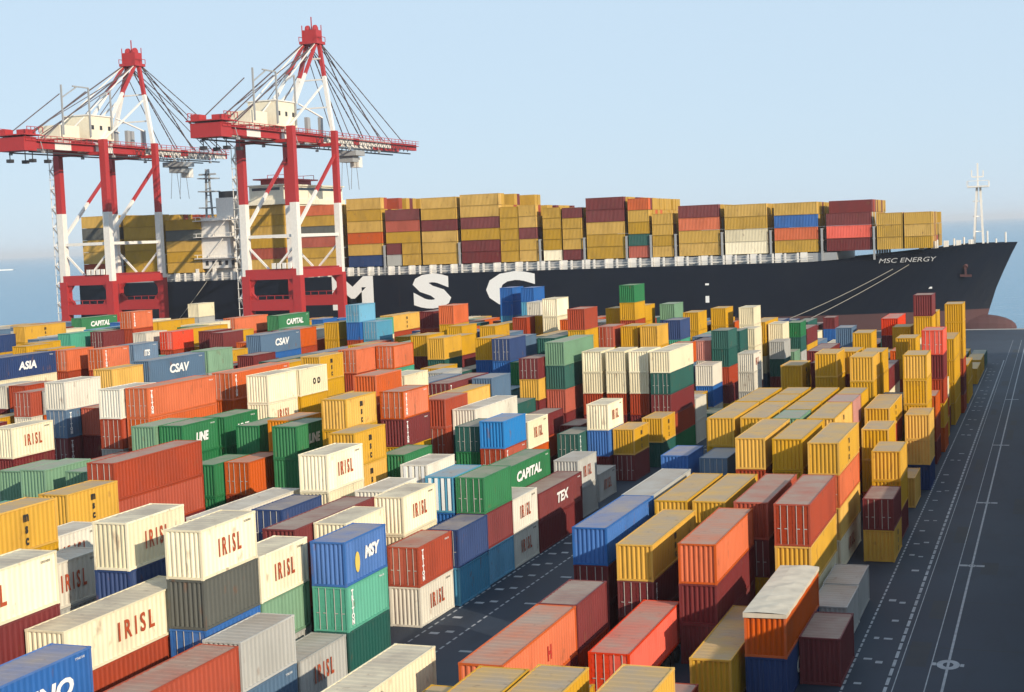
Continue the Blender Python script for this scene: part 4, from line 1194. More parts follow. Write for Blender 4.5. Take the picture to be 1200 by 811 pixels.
-52.8 197.98 8.7 20 2.9 Y 1
-52.55 210.16 0 20 2.9 K 0
-52.55 210.16 2.9 20 2.9 M 0
-52.55 210.16 5.8 20 2.9 R 0
-52.55 210.16 8.7 20 2.9 T 1
-54.21 228.63 0 20 2.9 K 0
-54.21 228.63 2.9 20 2.9 M 0
-54.21 228.63 5.8 20 2.9 R 0
-54.21 228.63 8.7 20 2.9 Y 1
-54.21 228.63 11.6 20 2.9 Y 1
-52.12 239.22 0 20 2.9 K 0
-52.12 239.22 2.9 20 2.9 M 0
-52.12 239.22 5.8 20 2.9 R 0
-52.12 239.22 8.7 20 2.9 Y 1
-52.12 239.22 11.6 20 2.9 Y 1
-45.03 207.68 0 20 2.61 Y 1
-45.03 207.68 2.61 20 2.61 M 1
-45.03 207.68 5.22 20 2.61 R 1
-45.03 207.68 7.83 20 2.61 K 1
-46.48 222.88 0 20 2.96 M 0
-46.48 222.88 2.96 20 2.96 R 0
-46.48 222.88 5.92 20 2.96 K 1
-46.48 222.88 8.89 20 2.96 K 1
-47.71 208.38 0 20 2.9 M 0
-47.71 208.38 2.9 20 2.9 R 0
-47.71 208.38 5.8 20 2.9 w 1
-47.71 208.38 8.7 20 2.9 P 1
-47.65 240.02 0 20 2.9 K 0
-47.65 240.02 2.9 20 2.9 M 0
-47.65 240.02 5.8 20 2.9 g 0
-47.65 240.02 8.7 20 2.9 W 1
-47.65 240.02 11.6 20 2.9 W 1
-45.95 231.58 0 20 2.9 M 1
-45.95 231.58 2.9 20 2.9 g 1
-45.95 231.58 5.8 20 2.9 W 1
-45.95 231.58 8.7 20 2.9 W 1
-44.44 248.33 0 20 2.8 M 0
-44.44 248.33 2.8 20 2.8 g 0
-44.44 248.33 5.6 20 2.8 W 1
-44.44 248.33 8.4 20 2.8 W 1
-43.75 262.18 0 20 2.6 M 0
-43.75 262.18 2.6 20 2.6 g 1
-43.75 262.18 5.2 20 2.6 K 1
-43.75 262.18 7.8 20 2.6 G 1
-164.6 258.93 0 20 2.75 O 0
-164.6 258.93 2.75 20 2.75 K 0
-164.6 258.93 5.5 20 2.75 M 0
-164.6 258.93 8.25 20 2.75 R 0
-164.6 258.93 11 20 2.75 g 1
-164.6 258.93 13.75 20 2.75 W 1
-28.57 63.03 0 20 2.59 Y 0
-28.57 63.03 2.59 20 2.59 Y 1
-25.22 68.8 0 40 2.9 Y 1
-19.72 70.09 0 40 2.9 R 1
-79.22 92.88 0 20 2.59 Y 0
-79.22 92.88 2.59 20 2.59 B 0
-79.22 92.88 5.18 20 2.59 T 1
-96.92 112.06 0 20 2.9 B 0
-96.92 112.06 2.9 20 2.9 Y 0
-96.92 112.06 5.8 20 2.9 B 0
-96.92 112.06 8.7 20 2.9 M 1
-82.17 112.93 0 20 2.9 B 0
-82.17 112.93 2.9 20 2.9 Y 0
-82.17 112.93 5.8 20 2.9 R 1
-117.57 139.78 0 40 2.9 R 0
-117.57 139.78 2.9 40 2.9 B 0
-117.57 139.78 5.8 40 2.9 Y 1
-70.37 141.72 0 40 2.9 g 0
-70.37 141.72 2.9 40 2.9 K 0
-70.37 141.72 5.8 40 2.9 K 0
-70.37 141.72 8.7 40 2.9 Y 1
-111.27 144.76 0 20 2.9 W 0
-111.27 144.76 2.9 20 2.9 R 0
-111.27 144.76 5.8 20 2.9 O 1
-111.27 144.76 8.7 20 2.9 g 1
-120.52 150.13 0 20 2.9 G 0
-120.52 150.13 2.9 20 2.9 g 0
-120.52 150.13 5.8 20 2.9 S 1
-120.52 150.13 8.7 20 2.9 R 1
-123.47 150.15 0 20 2.9 Y 0
-123.47 150.15 2.9 20 2.9 R 0
-123.47 150.15 5.8 20 2.9 M 1
-123.47 150.15 8.7 20 2.9 w 1
-67.42 153.53 0 40 2.9 M 0
-67.42 153.53 2.9 40 2.9 S 0
-67.42 153.53 5.8 40 2.9 G 0
-67.42 153.53 8.7 40 2.9 S 1
-64.47 154.56 0 40 2.9 R 0
-64.47 154.56 2.9 40 2.9 K 0
-64.47 154.56 5.8 40 2.9 Y 0
-61.52 157.16 0 20 2.9 S 0
-61.52 157.16 2.9 20 2.9 Y 0
-61.52 157.16 5.8 20 2.9 w 0
-91.02 160.29 0 40 2.59 R 0
-91.02 160.29 2.59 40 2.59 S 0
-91.02 160.29 5.18 40 2.59 Y 0
-91.02 160.29 7.77 40 2.59 G 0
-91.02 160.29 10.36 40 2.59 Y 1
-52.27 160.46 0 20 2.9 Y 0
-52.27 160.46 2.9 20 2.9 M 1
-70.37 163.74 0 20 2.9 M 0
-70.37 163.74 2.9 20 2.9 Y 0
-70.37 163.74 5.8 20 2.9 K 0
-70.37 163.74 8.7 20 2.9 g 1
-64.47 167 0 40 2.9 Y 0
-64.47 167 2.9 40 2.9 Y 0
-64.47 167 5.8 40 2.9 C 1
-93.97 168.46 0 40 2.59 M 0
-93.97 168.46 2.59 40 2.59 G 0
-93.97 168.46 5.18 40 2.59 W 0
-93.97 168.46 7.77 40 2.59 K 0
-93.97 168.46 10.36 40 2.59 K 1
-22.67 172.13 0 20 2.59 R 0
-22.67 172.13 2.59 20 2.59 Y 0
-22.67 172.13 5.18 20 2.59 K 0
-22.67 172.13 7.77 20 2.59 M 1
-22.67 172.13 10.36 20 2.59 Y 1
-73.32 169.38 0 20 2.9 R 0
-73.32 169.38 2.9 20 2.9 w 0
-73.32 169.38 5.8 20 2.9 w 0
-73.32 169.38 8.7 20 2.9 Y 1
-108.72 172.81 0 40 2.9 S 0
-108.72 172.81 2.9 40 2.9 W 0
-108.72 172.81 5.8 40 2.9 T 0
-108.72 172.81 8.7 40 2.9 O 1
-132.32 169.95 0 20 2.9 O 0
-132.32 169.95 2.9 20 2.9 M 0
-132.32 169.95 5.8 20 2.9 O 0
-132.32 169.95 8.7 20 2.9 N 0
-132.32 169.95 11.6 20 2.9 Y 1
-25.62 176.07 0 40 2.9 Y 0
-25.62 176.07 2.9 40 2.9 Y 0
-25.62 176.07 5.8 40 2.9 Y 1
-25.62 176.07 8.7 40 2.9 M 1
-28.57 170.02 0 20 2.9 Y 0
-28.57 170.02 2.9 20 2.9 Y 0
-28.57 170.02 5.8 20 2.9 M 1
-19.72 171.01 0 20 2.59 M 0
-19.72 171.01 2.59 20 2.59 Y 0
-19.72 171.01 5.18 20 2.59 Y 0
-19.72 171.01 7.77 20 2.59 Y 1
-19.72 171.01 10.36 20 2.59 Y 1
-105.77 177.82 0 40 2.9 S 0
-105.77 177.82 2.9 40 2.9 Y 0
-105.77 177.82 5.8 40 2.9 L 0
-105.77 177.82 8.7 40 2.9 M 1
-147.07 177.88 0 40 2.59 R 0
-147.07 177.88 2.59 40 2.59 W 0
-147.07 177.88 5.18 40 2.59 Y 0
-147.07 177.88 7.77 40 2.59 R 0
-147.07 177.88 10.36 40 2.59 N 1
-102.82 174.89 0 20 2.59 g 0
-102.82 174.89 2.59 20 2.59 G 0
-102.82 174.89 5.18 20 2.59 Y 0
-102.82 174.89 7.77 20 2.59 C 0
-102.82 174.89 10.36 20 2.59 M 1
-73.32 178.85 0 40 2.59 O 0
-73.32 178.85 2.59 40 2.59 Y 0
-73.32 178.85 5.18 40 2.59 G 0
-73.32 178.85 7.77 40 2.59 K 1
-111.67 179.37 0 40 2.59 W 0
-111.67 179.37 2.59 40 2.59 M 0
-111.67 179.37 5.18 40 2.59 w 0
-111.67 179.37 7.77 40 2.59 N 0
-111.67 179.37 10.36 40 2.59 Y 1
-141.17 176.43 0 20 2.9 W 0
-141.17 176.43 2.9 20 2.9 C 0
-141.17 176.43 5.8 20 2.9 N 0
-141.17 176.43 8.7 20 2.9 M 0
-141.17 176.43 11.6 20 2.9 Y 1
-64.07 176.62 0 20 2.9 L 0
-64.07 176.62 2.9 20 2.9 g 0
-64.07 176.62 5.8 20 2.9 Y 0
-64.07 176.62 8.7 20 2.9 G 1
-19.72 180.48 0 40 2.59 W 0
-19.72 180.48 2.59 40 2.59 Y 0
-19.72 180.48 5.18 40 2.59 W 1
-19.72 180.48 7.77 40 2.59 M 1
-144.12 182.07 0 20 2.9 C 0
-144.12 182.07 2.9 20 2.9 S 0
-144.12 182.07 5.8 20 2.9 R 0
-144.12 182.07 8.7 20 2.9 R 0
-144.12 182.07 11.6 20 2.9 Y 1
-129.37 187.96 0 20 2.9 Y 0
-129.37 187.96 2.9 20 2.9 S 0
-129.37 187.96 5.8 20 2.9 w 0
-129.37 187.96 8.7 20 2.9 T 1
-126.42 191.03 0 40 2.9 O 0
-126.42 191.03 2.9 40 2.9 B 0
-126.42 191.03 5.8 40 2.9 Y 0
-126.42 191.03 8.7 40 2.9 S 1
-99.87 191.23 0 40 2.9 O 0
-99.87 191.23 2.9 40 2.9 Y 0
-99.87 191.23 5.8 40 2.9 K 0
-99.87 191.23 8.7 40 2.9 R 1
-28.57 192.03 0 40 2.9 K 0
-28.57 192.03 2.9 40 2.9 Y 0
-28.57 192.03 5.8 40 2.9 Y 0
-28.57 192.03 8.7 40 2.9 M 1
-93.97 190.47 0 20 2.59 R 0
-93.97 190.47 2.59 20 2.59 O 0
-93.97 190.47 5.18 20 2.59 G 0
-93.97 190.47 7.77 20 2.59 N 0
-93.97 190.47 10.36 20 2.59 Y 1
-102.82 197.06 0 40 2.9 T 0
-102.82 197.06 2.9 40 2.9 M 0
-102.82 197.06 5.8 40 2.9 R 0
-102.82 197.06 8.7 40 2.9 S 1
-88.07 197.41 0 40 2.59 O 0
-88.07 197.41 2.59 40 2.59 M 0
-88.07 197.41 5.18 40 2.59 M 0
-88.07 197.41 7.77 40 2.59 N 0
-88.07 197.41 10.36 40 2.59 L 1
-43.82 194.34 0 20 2.9 L 1
-46.77 195.17 0 20 2.59 R 0
-46.77 195.17 2.59 20 2.59 Y 1
-70.37 196.68 0 20 2.59 R 0
-70.37 196.68 2.59 20 2.59 Y 0
-70.37 196.68 5.18 20 2.59 O 0
-70.37 196.68 7.77 20 2.59 M 0
-70.37 196.68 10.36 20 2.59 K 1
-117.57 202.25 0 40 2.59 W 0
-117.57 202.25 2.59 40 2.59 Y 0
-117.57 202.25 5.18 40 2.59 Y 0
-117.57 202.25 7.77 40 2.59 Y 0
-117.57 202.25 10.36 40 2.59 O 1
-70.37 206.06 0 40 2.59 Y 0
-70.37 206.06 2.59 40 2.59 g 0
-70.37 206.06 5.18 40 2.59 T 0
-70.37 206.06 7.77 40 2.59 R 0
-70.37 206.06 10.36 40 2.59 Y 1
-49.72 201.63 0 20 2.9 R 0
-49.72 201.63 2.9 20 2.9 O 1
-49.72 201.63 5.8 20 2.9 S 1
-49.72 201.63 8.7 20 2.9 O 1
-138.22 201.88 0 20 2.9 S 0
-138.22 201.88 2.9 20 2.9 M 0
-138.22 201.88 5.8 20 2.9 Y 0
-138.22 201.88 8.7 20 2.9 K 1
-138.22 201.88 11.6 20 2.9 w 1
-19.72 202.3 0 20 2.59 Y 0
-19.72 202.3 2.59 20 2.59 Y 0
-19.72 202.3 5.18 20 2.59 K 0
-19.72 202.3 7.77 20 2.59 O 1
-102.82 209.5 0 40 2.9 S 0
-102.82 209.5 2.9 40 2.9 W 0
-102.82 209.5 5.8 40 2.9 C 0
-102.82 209.5 8.7 40 2.9 R 1
-135.27 212.78 0 40 2.9 Y 0
-135.27 212.78 2.9 40 2.9 G 0
-135.27 212.78 5.8 40 2.9 W 0
-135.27 212.78 8.7 40 2.9 L 1
-135.27 212.78 11.6 40 2.9 Y 1
-23.07 209.9 0 40 2.9 Y 0
-23.07 209.9 2.9 40 2.9 R 0
-23.07 209.9 5.8 40 2.9 K 1
-114.62 207.34 0 20 2.9 g 0
-114.62 207.34 2.9 20 2.9 Y 0
-114.62 207.34 5.8 20 2.9 G 0
-114.62 207.34 8.7 20 2.9 M 0
-114.62 207.34 11.6 20 2.9 L 1
-79.22 210.68 0 20 2.59 N 0
-79.22 210.68 2.59 20 2.59 W 0
-79.22 210.68 5.18 20 2.59 M 0
-79.22 210.68 7.77 20 2.59 N 0
-79.22 210.68 10.36 20 2.59 S 1
-179.52 210.85 0 40 2.9 R 0
-179.52 210.85 2.9 40 2.9 M 0
-179.52 210.85 5.8 40 2.9 L 0
-179.52 210.85 8.7 40 2.9 M 0
-179.52 210.85 11.6 40 2.9 S 1
-132.32 212.47 0 40 2.9 R 0
-132.32 212.47 2.9 40 2.9 O 0
-132.32 212.47 5.8 40 2.9 Y 0
-132.32 212.47 8.7 40 2.9 Y 1
-152.97 210.1 0 20 2.9 S 0
-152.97 210.1 2.9 20 2.9 R 0
-152.97 210.1 5.8 20 2.9 K 0
-152.97 210.1 8.7 20 2.9 B 0
-152.97 210.1 11.6 20 2.9 L 1
-117.57 214.79 0 40 2.9 M 0
-117.57 214.79 2.9 40 2.9 B 0
-117.57 214.79 5.8 40 2.9 S 0
-117.57 214.79 8.7 40 2.9 R 1
-167.72 215.97 0 40 2.59 R 0
-167.72 215.97 2.59 40 2.59 w 0
-167.72 215.97 5.18 40 2.59 N 0
-167.72 215.97 7.77 40 2.59 W 0
-167.72 215.97 10.36 40 2.59 S 1
-155.92 216.04 0 40 2.9 C 0
-155.92 216.04 2.9 40 2.9 M 0
-155.92 216.04 5.8 40 2.9 C 0
-155.92 216.04 8.7 40 2.9 Y 0
-155.92 216.04 11.6 40 2.9 C 1
-176.57 213.45 0 20 2.9 Y 0
-176.57 213.45 2.9 20 2.9 O 0
-176.57 213.45 5.8 20 2.9 Y 0
-176.57 213.45 8.7 20 2.9 Y 1
-70.37 215.68 0 20 2.9 S 0
-70.37 215.68 2.9 20 2.9 N 0
-70.37 215.68 5.8 20 2.9 Y 0
-70.37 215.68 8.7 20 2.9 G 0
-70.37 215.68 11.6 20 2.9 O 1
-49.72 215.82 0 20 2.9 O 0
-49.72 215.82 2.9 20 2.9 B 0
-49.72 215.82 5.8 20 2.9 S 0
-49.72 215.82 8.7 20 2.9 S 1
-138.22 214.6 0 20 2.9 Y 0
-138.22 214.6 2.9 20 2.9 M 0
-138.22 214.6 5.8 20 2.9 W 0
-138.22 214.6 8.7 20 2.9 R 0
-138.22 214.6 11.6 20 2.9 G 1
-185.42 218 0 40 2.9 C 0
-185.42 218 2.9 40 2.9 O 0
-185.42 218 5.8 40 2.9 M 0
-185.42 218 8.7 40 2.9 C 0
-185.42 218 11.6 40 2.9 g 1
-170.67 222.31 0 40 2.59 M 0
-170.67 222.31 2.59 40 2.59 g 0
-170.67 222.31 5.18 40 2.59 w 0
-170.67 222.31 7.77 40 2.59 M 0
-170.67 222.31 10.36 40 2.59 w 1
-120.52 222.41 0 40 2.59 R 0
-120.52 222.41 2.59 40 2.59 Y 0
-120.52 222.41 5.18 40 2.59 O 0
-120.52 222.41 7.77 40 2.59 g 0
-120.52 222.41 10.36 40 2.59 w 1
-22.67 219.52 0 20 2.9 Y 0
-22.67 219.52 2.9 20 2.9 O 0
-22.67 219.52 5.8 20 2.9 Y 1
-141.17 223.32 0 40 2.9 K 0
-141.17 223.32 2.9 40 2.9 W 0
-141.17 223.32 5.8 40 2.9 K 0
-141.17 223.32 8.7 40 2.9 L 0
-141.17 223.32 11.6 40 2.9 W 1
-49.72 222.23 0 20 2.9 L 0
-49.72 222.23 2.9 20 2.9 R 0
-49.72 222.23 5.8 20 2.9 O 0
-49.72 222.23 8.7 20 2.9 T 1
-117.57 227.23 0 40 2.9 W 0
-117.57 227.23 2.9 40 2.9 O 0
-117.57 227.23 5.8 40 2.9 C 0
-117.57 227.23 8.7 40 2.9 M 1
-105.77 229.37 0 40 2.59 B 0
-105.77 229.37 2.59 40 2.59 Y 0
-105.77 229.37 5.18 40 2.59 Y 0
-105.77 229.37 7.77 40 2.59 M 1
-102.82 228.34 0 40 2.9 Y 0
-102.82 228.34 2.9 40 2.9 Y 0
-102.82 228.34 5.8 40 2.9 Y 0
-102.82 228.34 8.7 40 2.9 Y 1
-155.92 225.42 0 20 2.9 S 0
-155.92 225.42 2.9 20 2.9 Y 0
-155.92 225.42 5.8 20 2.9 K 0
-155.92 225.42 8.7 20 2.9 O 0
-155.92 225.42 11.6 20 2.9 Y 1
-126.42 228.53 0 40 2.59 C 0
-126.42 228.53 2.59 40 2.59 Y 0
-126.42 228.53 5.18 40 2.59 B 0
-126.42 228.53 7.77 40 2.59 w 0
-126.42 228.53 10.36 40 2.59 M 1
-108.72 226.37 0 20 2.9 S 0
-108.72 226.37 2.9 20 2.9 O 0
-108.72 226.37 5.8 20 2.9 S 0
-108.72 226.37 8.7 20 2.9 W 1
-108.72 226.37 11.6 20 2.9 T 1
-96.92 233.9 0 40 2.9 T 0
-96.92 233.9 2.9 40 2.9 M 0
-96.92 233.9 5.8 40 2.9 K 0
-96.92 233.9 8.7 40 2.9 S 0
-13.82 233 0 40 2.9 Y 1
-13.82 233 2.9 40 2.9 Y 1
-155.92 234.79 0 40 2.9 Y 0
-155.92 234.79 2.9 40 2.9 W 0
-155.92 234.79 5.8 40 2.9 M 0
-155.92 234.79 8.7 40 2.9 g 0
-155.92 234.79 11.6 40 2.9 Y 1
-88.07 234.82 0 40 2.59 N 0
-88.07 234.82 2.59 40 2.59 L 0
-88.07 234.82 5.18 40 2.59 w 0
-88.07 234.82 7.77 40 2.59 Y 0
-88.07 234.82 10.36 40 2.59 Y 1
-164.77 235.79 0 40 2.9 S 0
-164.77 235.79 2.9 40 2.9 S 0
-164.77 235.79 5.8 40 2.9 R 0
-164.77 235.79 8.7 40 2.9 Y 0
-164.77 235.79 11.6 40 2.9 B 1
-123.47 232.86 0 20 2.59 O 0
-123.47 232.86 2.59 20 2.59 Y 0
-123.47 232.86 5.18 20 2.59 L 0
-123.47 232.86 7.77 20 2.59 Y 0
-123.47 232.86 10.36 20 2.59 Y 1
-70.37 236 0 40 2.59 N 0
-70.37 236 2.59 40 2.59 M 0
-70.37 236 5.18 40 2.59 Y 0
-70.37 236 7.77 40 2.59 M 0
-70.37 236 10.36 40 2.59 g 1
-138.22 234.91 0 40 2.9 C 0
-138.22 234.91 2.9 40 2.9 K 0
-138.22 234.91 5.8 40 2.9 M 0
-138.22 234.91 8.7 40 2.9 M 1
-93.97 238.19 0 40 2.9 w 0
-93.97 238.19 2.9 40 2.9 Y 0
-93.97 238.19 5.8 40 2.9 Y 0
-93.97 238.19 8.7 40 2.9 N 1
-105.77 241.81 0 40 2.9 R 0
-105.77 241.81 2.9 40 2.9 M 0
-105.77 241.81 5.8 40 2.9 G 0
-105.77 241.81 8.7 40 2.9 N 1
-188.37 240.78 0 40 2.59 Y 0
-188.37 240.78 2.59 40 2.59 R 0
-188.37 240.78 5.18 40 2.59 O 0
-188.37 240.78 7.77 40 2.59 T 0
-188.37 240.78 10.36 40 2.59 M 1
-126.42 240.97 0 40 2.59 C 0
-126.42 240.97 2.59 40 2.59 M 0
-126.42 240.97 5.18 40 2.59 G 0
-126.42 240.97 7.77 40 2.59 C 0
-126.42 240.97 10.36 40 2.59 K 1
-99.87 241.34 0 40 2.9 B 0
-99.87 241.34 2.9 40 2.9 R 0
-99.87 241.34 5.8 40 2.9 S 0
-99.87 241.34 8.7 40 2.9 O 1
-55.62 241.37 0 40 2.9 R 0
-55.62 241.37 2.9 40 2.9 Y 0
-55.62 241.37 5.8 40 2.9 B 0
-55.62 241.37 8.7 40 2.9 M 1
-161.82 238.71 0 20 2.9 Y 0
-161.82 238.71 2.9 20 2.9 Y 0
-161.82 238.71 5.8 20 2.9 R 0
-161.82 238.71 8.7 20 2.9 Y 0
-161.82 238.71 11.6 20 2.9 W 1
-182.47 239.79 0 20 2.59 K 0
-182.47 239.79 2.59 20 2.59 C 0
-182.47 239.79 5.18 20 2.59 B 0
-182.47 239.79 7.77 20 2.59 O 0
-182.47 239.79 10.36 20 2.59 W 1
-25.62 244.85 0 20 2.9 Y 0
-25.62 244.85 2.9 20 2.9 Y 0
-25.62 244.85 5.8 20 2.9 K 1
-47.17 250.34 0 40 2.9 S 1
-47.17 250.34 2.9 40 2.9 W 1
-47.17 250.34 5.8 40 2.9 Y 1
-47.17 250.34 8.7 40 2.9 Y 1
-28.57 248.71 0 40 2.59 Y 0
-28.57 248.71 2.59 40 2.59 R 0
-28.57 248.71 5.18 40 2.59 R 1
-52.67 246.6 0 20 2.9 Y 0
-52.67 246.6 2.9 20 2.9 w 0
-52.67 246.6 5.8 20 2.9 G 0
-52.67 246.6 8.7 20 2.9 O 1
-209.02 252.5 0 40 2.9 R 0
-209.02 252.5 2.9 40 2.9 Y 0
-209.02 252.5 5.8 40 2.9 Y 0
-209.02 252.5 8.7 40 2.9 g 1
-105.77 254.34 0 40 2.9 w 0
-105.77 254.34 2.9 40 2.9 R 0
-105.77 254.34 5.8 40 2.9 Y 0
-105.77 254.34 8.7 40 2.9 N 0
-55.62 254.06 0 40 2.9 B 0
-55.62 254.06 2.9 40 2.9 R 0
-55.62 254.06 5.8 40 2.9 K 0
-55.62 254.06 8.7 40 2.9 Y 1
-79.22 255.12 0 40 2.9 N 0
-79.22 255.12 2.9 40 2.9 Y 0
-79.22 255.12 5.8 40 2.9 Y 0
-79.22 255.12 8.7 40 2.9 M 1
-13.82 259.62 0 40 2.59 Y 1
-102.82 256.57 0 20 2.9 O 0
-102.82 256.57 2.9 20 2.9 Y 0
-102.82 256.57 5.8 20 2.9 K 0
-102.82 256.57 8.7 20 2.9 K 1
-135.27 256.73 0 20 2.59 W 0
-135.27 256.73 2.59 20 2.59 R 0
-135.27 256.73 5.18 20 2.59 M 0
-135.27 256.73 7.77 20 2.59 K 0
-135.27 256.73 10.36 20 2.59 B 1
-43.82 255.54 0 20 2.9 O 0
-43.82 255.54 2.9 20 2.9 L 1
-108.72 260.62 0 40 2.9 G 0
-108.72 260.62 2.9 40 2.9 M 0
-108.72 260.62 5.8 40 2.9 M 0
-108.72 260.62 8.7 40 2.9 K 1
-70.37 258.06 0 20 2.9 C 0
-70.37 258.06 2.9 20 2.9 R 0
-70.37 258.06 5.8 20 2.9 R 0
-70.37 258.06 8.7 20 2.9 R 1
-105.77 266.89 0 40 2.9 C 0
-105.77 266.89 2.9 40 2.9 K 0
-105.77 266.89 5.8 40 2.9 W 0
-105.77 266.89 8.7 40 2.9 O 1
-197.22 265.52 0 40 2.59 w 0
-197.22 265.52 2.59 40 2.59 R 0
-197.22 265.52 5.18 40 2.59 R 0
-197.22 265.52 7.77 40 2.59 R 0
-197.22 265.52 10.36 40 2.59 S 1
-99.87 263.26 0 20 2.9 S 0
-99.87 263.26 2.9 20 2.9 G 0
-99.87 263.26 5.8 20 2.9 G 0
-99.87 263.26 8.7 20 2.9 R 1
-82.17 263.64 0 20 2.9 N 0
-82.17 263.64 2.9 20 2.9 T 0
-82.17 263.64 5.8 20 2.9 L 0
-82.17 263.64 8.7 20 2.9 O 1
-70.37 264.47 0 20 2.9 T 0
-70.37 264.47 2.9 20 2.9 R 0
-70.37 264.47 5.8 20 2.9 w 0
-70.37 264.47 8.7 20 2.9 K 1
-223.77 267.82 0 40 2.9 Y 0
-223.77 267.82 2.9 40 2.9 O 0
-223.77 267.82 5.8 40 2.9 Y 0
-223.77 267.82 8.7 40 2.9 S 1
-147.07 271.98 0 40 2.9 T 0
-147.07 271.98 2.9 40 2.9 G 0
-147.07 271.98 5.8 40 2.9 M 0
-147.07 271.98 8.7 40 2.9 Y 1
-13.82 272.07 0 40 2.9 Y 1
-229.67 272.27 0 40 2.9 Y 0
-229.67 272.27 2.9 40 2.9 L 0
-229.67 272.27 5.8 40 2.9 C 0
-229.67 272.27 8.7 40 2.9 W 1
-43.82 272.73 0 40 2.9 N 0
-43.82 272.73 2.9 40 2.9 Y 1
-43.82 272.73 5.8 40 2.9 M 1
-108.72 270 0 20 2.9 O 0
-108.72 270 2.9 20 2.9 W 0
-108.72 270 5.8 20 2.9 C 0
-108.72 270 8.7 20 2.9 L 1
-220.82 274.86 0 40 2.9 G 0
-220.82 274.86 2.9 40 2.9 M 0
-220.82 274.86 5.8 40 2.9 T 0
-220.82 274.86 8.7 40 2.9 S 1
-16.77 277.39 0 40 2.9 K 1
-176.57 279.75 0 40 2.9 Y 0
-176.57 279.75 2.9 40 2.9 S 0
-176.57 279.75 5.8 40 2.9 R 0
-176.57 279.75 8.7 40 2.9 N 1
-226.72 279.95 0 40 2.9 M 0
-226.72 279.95 2.9 40 2.9 S 0
-226.72 279.95 5.8 40 2.9 K 0
-226.72 279.95 8.7 40 2.9 Y 1
-223.77 277.19 0 20 2.9 Y 0
-223.77 277.19 2.9 20 2.9 M 0
-223.77 277.19 5.8 20 2.9 S 0
-223.77 277.19 8.7 20 2.9 Y 1
-13.82 284.51 0 40 2.59 K 1
-43.82 285.17 0 40 2.59 S 0
-43.82 285.17 2.59 40 2.59 S 1
-223.77 286.57 0 40 2.9 Y 0
-223.77 286.57 2.9 40 2.9 Y 0
-223.77 286.57 5.8 40 2.9 M 0
-223.77 286.57 8.7 40 2.9 R 1
-150.02 283.5 0 20 2.9 M 0
-150.02 283.5 2.9 20 2.9 R 0
-150.02 283.5 5.8 20 2.9 Y 0
-150.02 283.5 8.7 20 2.9 Y 1
-220.82 287.55 0 40 2.9 N 0
-220.82 287.55 2.9 40 2.9 Y 0
-220.82 287.55 5.8 40 2.9 Y 0
-220.82 287.55 8.7 40 2.9 S 1
-16.77 286.86 0 20 2.9 Y 1
-46.77 292.18 0 40 2.9 N 0
-46.77 292.18 2.9 40 2.9 T 0
-46.77 292.18 5.8 40 2.9 K 1
-52.67 294.01 0 40 2.9 M 0
-52.67 294.01 2.9 40 2.9 W 0
-52.67 294.01 5.8 40 2.9 N 1
-70.37 298.98 0 40 2.9 Y 0
-70.37 298.98 2.9 40 2.9 M 0
-70.37 298.98 5.8 40 2.9 S 1
-46.77 301.65 0 20 2.9 R 0
-46.77 301.65 2.9 20 2.9 W 1
-43.82 310.3 0 40 2.9 W 1
-52.67 309.79 0 20 2.59 T 0
-52.67 309.79 2.59 20 2.59 L 0
-52.67 309.79 5.18 20 2.59 N 1
-96.92 315.1 0 40 2.9 O 0
-96.92 315.1 2.9 40 2.9 g 0
-96.92 315.1 5.8 40 2.9 R 1
-132.32 323.48 0 40 2.9 R 0
-132.32 323.48 2.9 40 2.9 O 0
-132.32 323.48 5.8 40 2.9 W 1
-49.72 324.15 0 40 2.9 R 1
-49.72 324.15 2.9 40 2.9 M 1
-129.37 326.19 0 20 2.9 Y 0
-129.37 326.19 2.9 20 2.9 K 0
-129.37 326.19 5.8 20 2.9 Y 1
-270.97 330.54 0 40 2.9 w 0
-270.97 330.54 2.9 40 2.9 Y 0
-270.97 330.54 5.8 40 2.9 Y 1
-179.52 330.92 0 40 2.9 R 0
-179.52 330.92 2.9 40 2.9 K 0
-179.52 330.92 5.8 40 2.9 R 1
-170.67 332.36 0 20 2.9 O 0
-170.67 332.36 2.9 20 2.9 S 0
-170.67 332.36 5.8 20 2.9 B 1"""

# ------------------------------------------------------------------ containers
H0 = 2.59
LEN = {20: 6.06, 40: 12.19}
def corrugated(mb, p0, p1, nrm, z0, z1, n, depth, m=0):
    p0, p1, nrm = Vector(p0), Vector(p1), Vector(nrm)
    prof = []
    for i in range(n):
        for f, d in ((0, 0), (.28, 0), (.5, 1), (.78, 1)): prof.append(((i+f)/n, d))
    prof.append((1, 0))
    pts = [p0.lerp(p1, t) - nrm*depth*d for t, d in prof]
    for a, c in zip(pts, pts[1:]): mb.quad((a.x,a.y,z0), (c.x,c.y,z0), (c.x,c.y,z1), (a.x,a.y,z1), m)
def walls_mb(L, front=True, mb=None, m=0, ncoarse=1):
    mb = mb or MB(); l = LEN[L]/2; w = 1.219; pr = .035; z0, z1 = .13, H0-.09
    n = int((2*l-.3)/.42/ncoarse)
    for s in (1, -1): corrugated(mb, (s*(w-pr), -l+.14, 0), (s*(w-pr), l-.14, 0), (s, 0, 0), z0, z1, n, .06, m)
    if front: corrugated(mb, (-w+.12, -l+pr, 0), (w-.12, -l+pr, 0), (0, -1, 0), z0, z1, 7, .075, m)
    corrugated(mb, (-w+.12, l-pr, 0), (w-.12, l-pr, 0), (0, 1, 0), z0, z1, 7, .075, m)
    mb.quad((-w+.05,-l+.05,.10),(w-.05,-l+.05,.10),(w-.05,l-.05,.10),(-w+.05,l-.05,.10), m)
    return mb
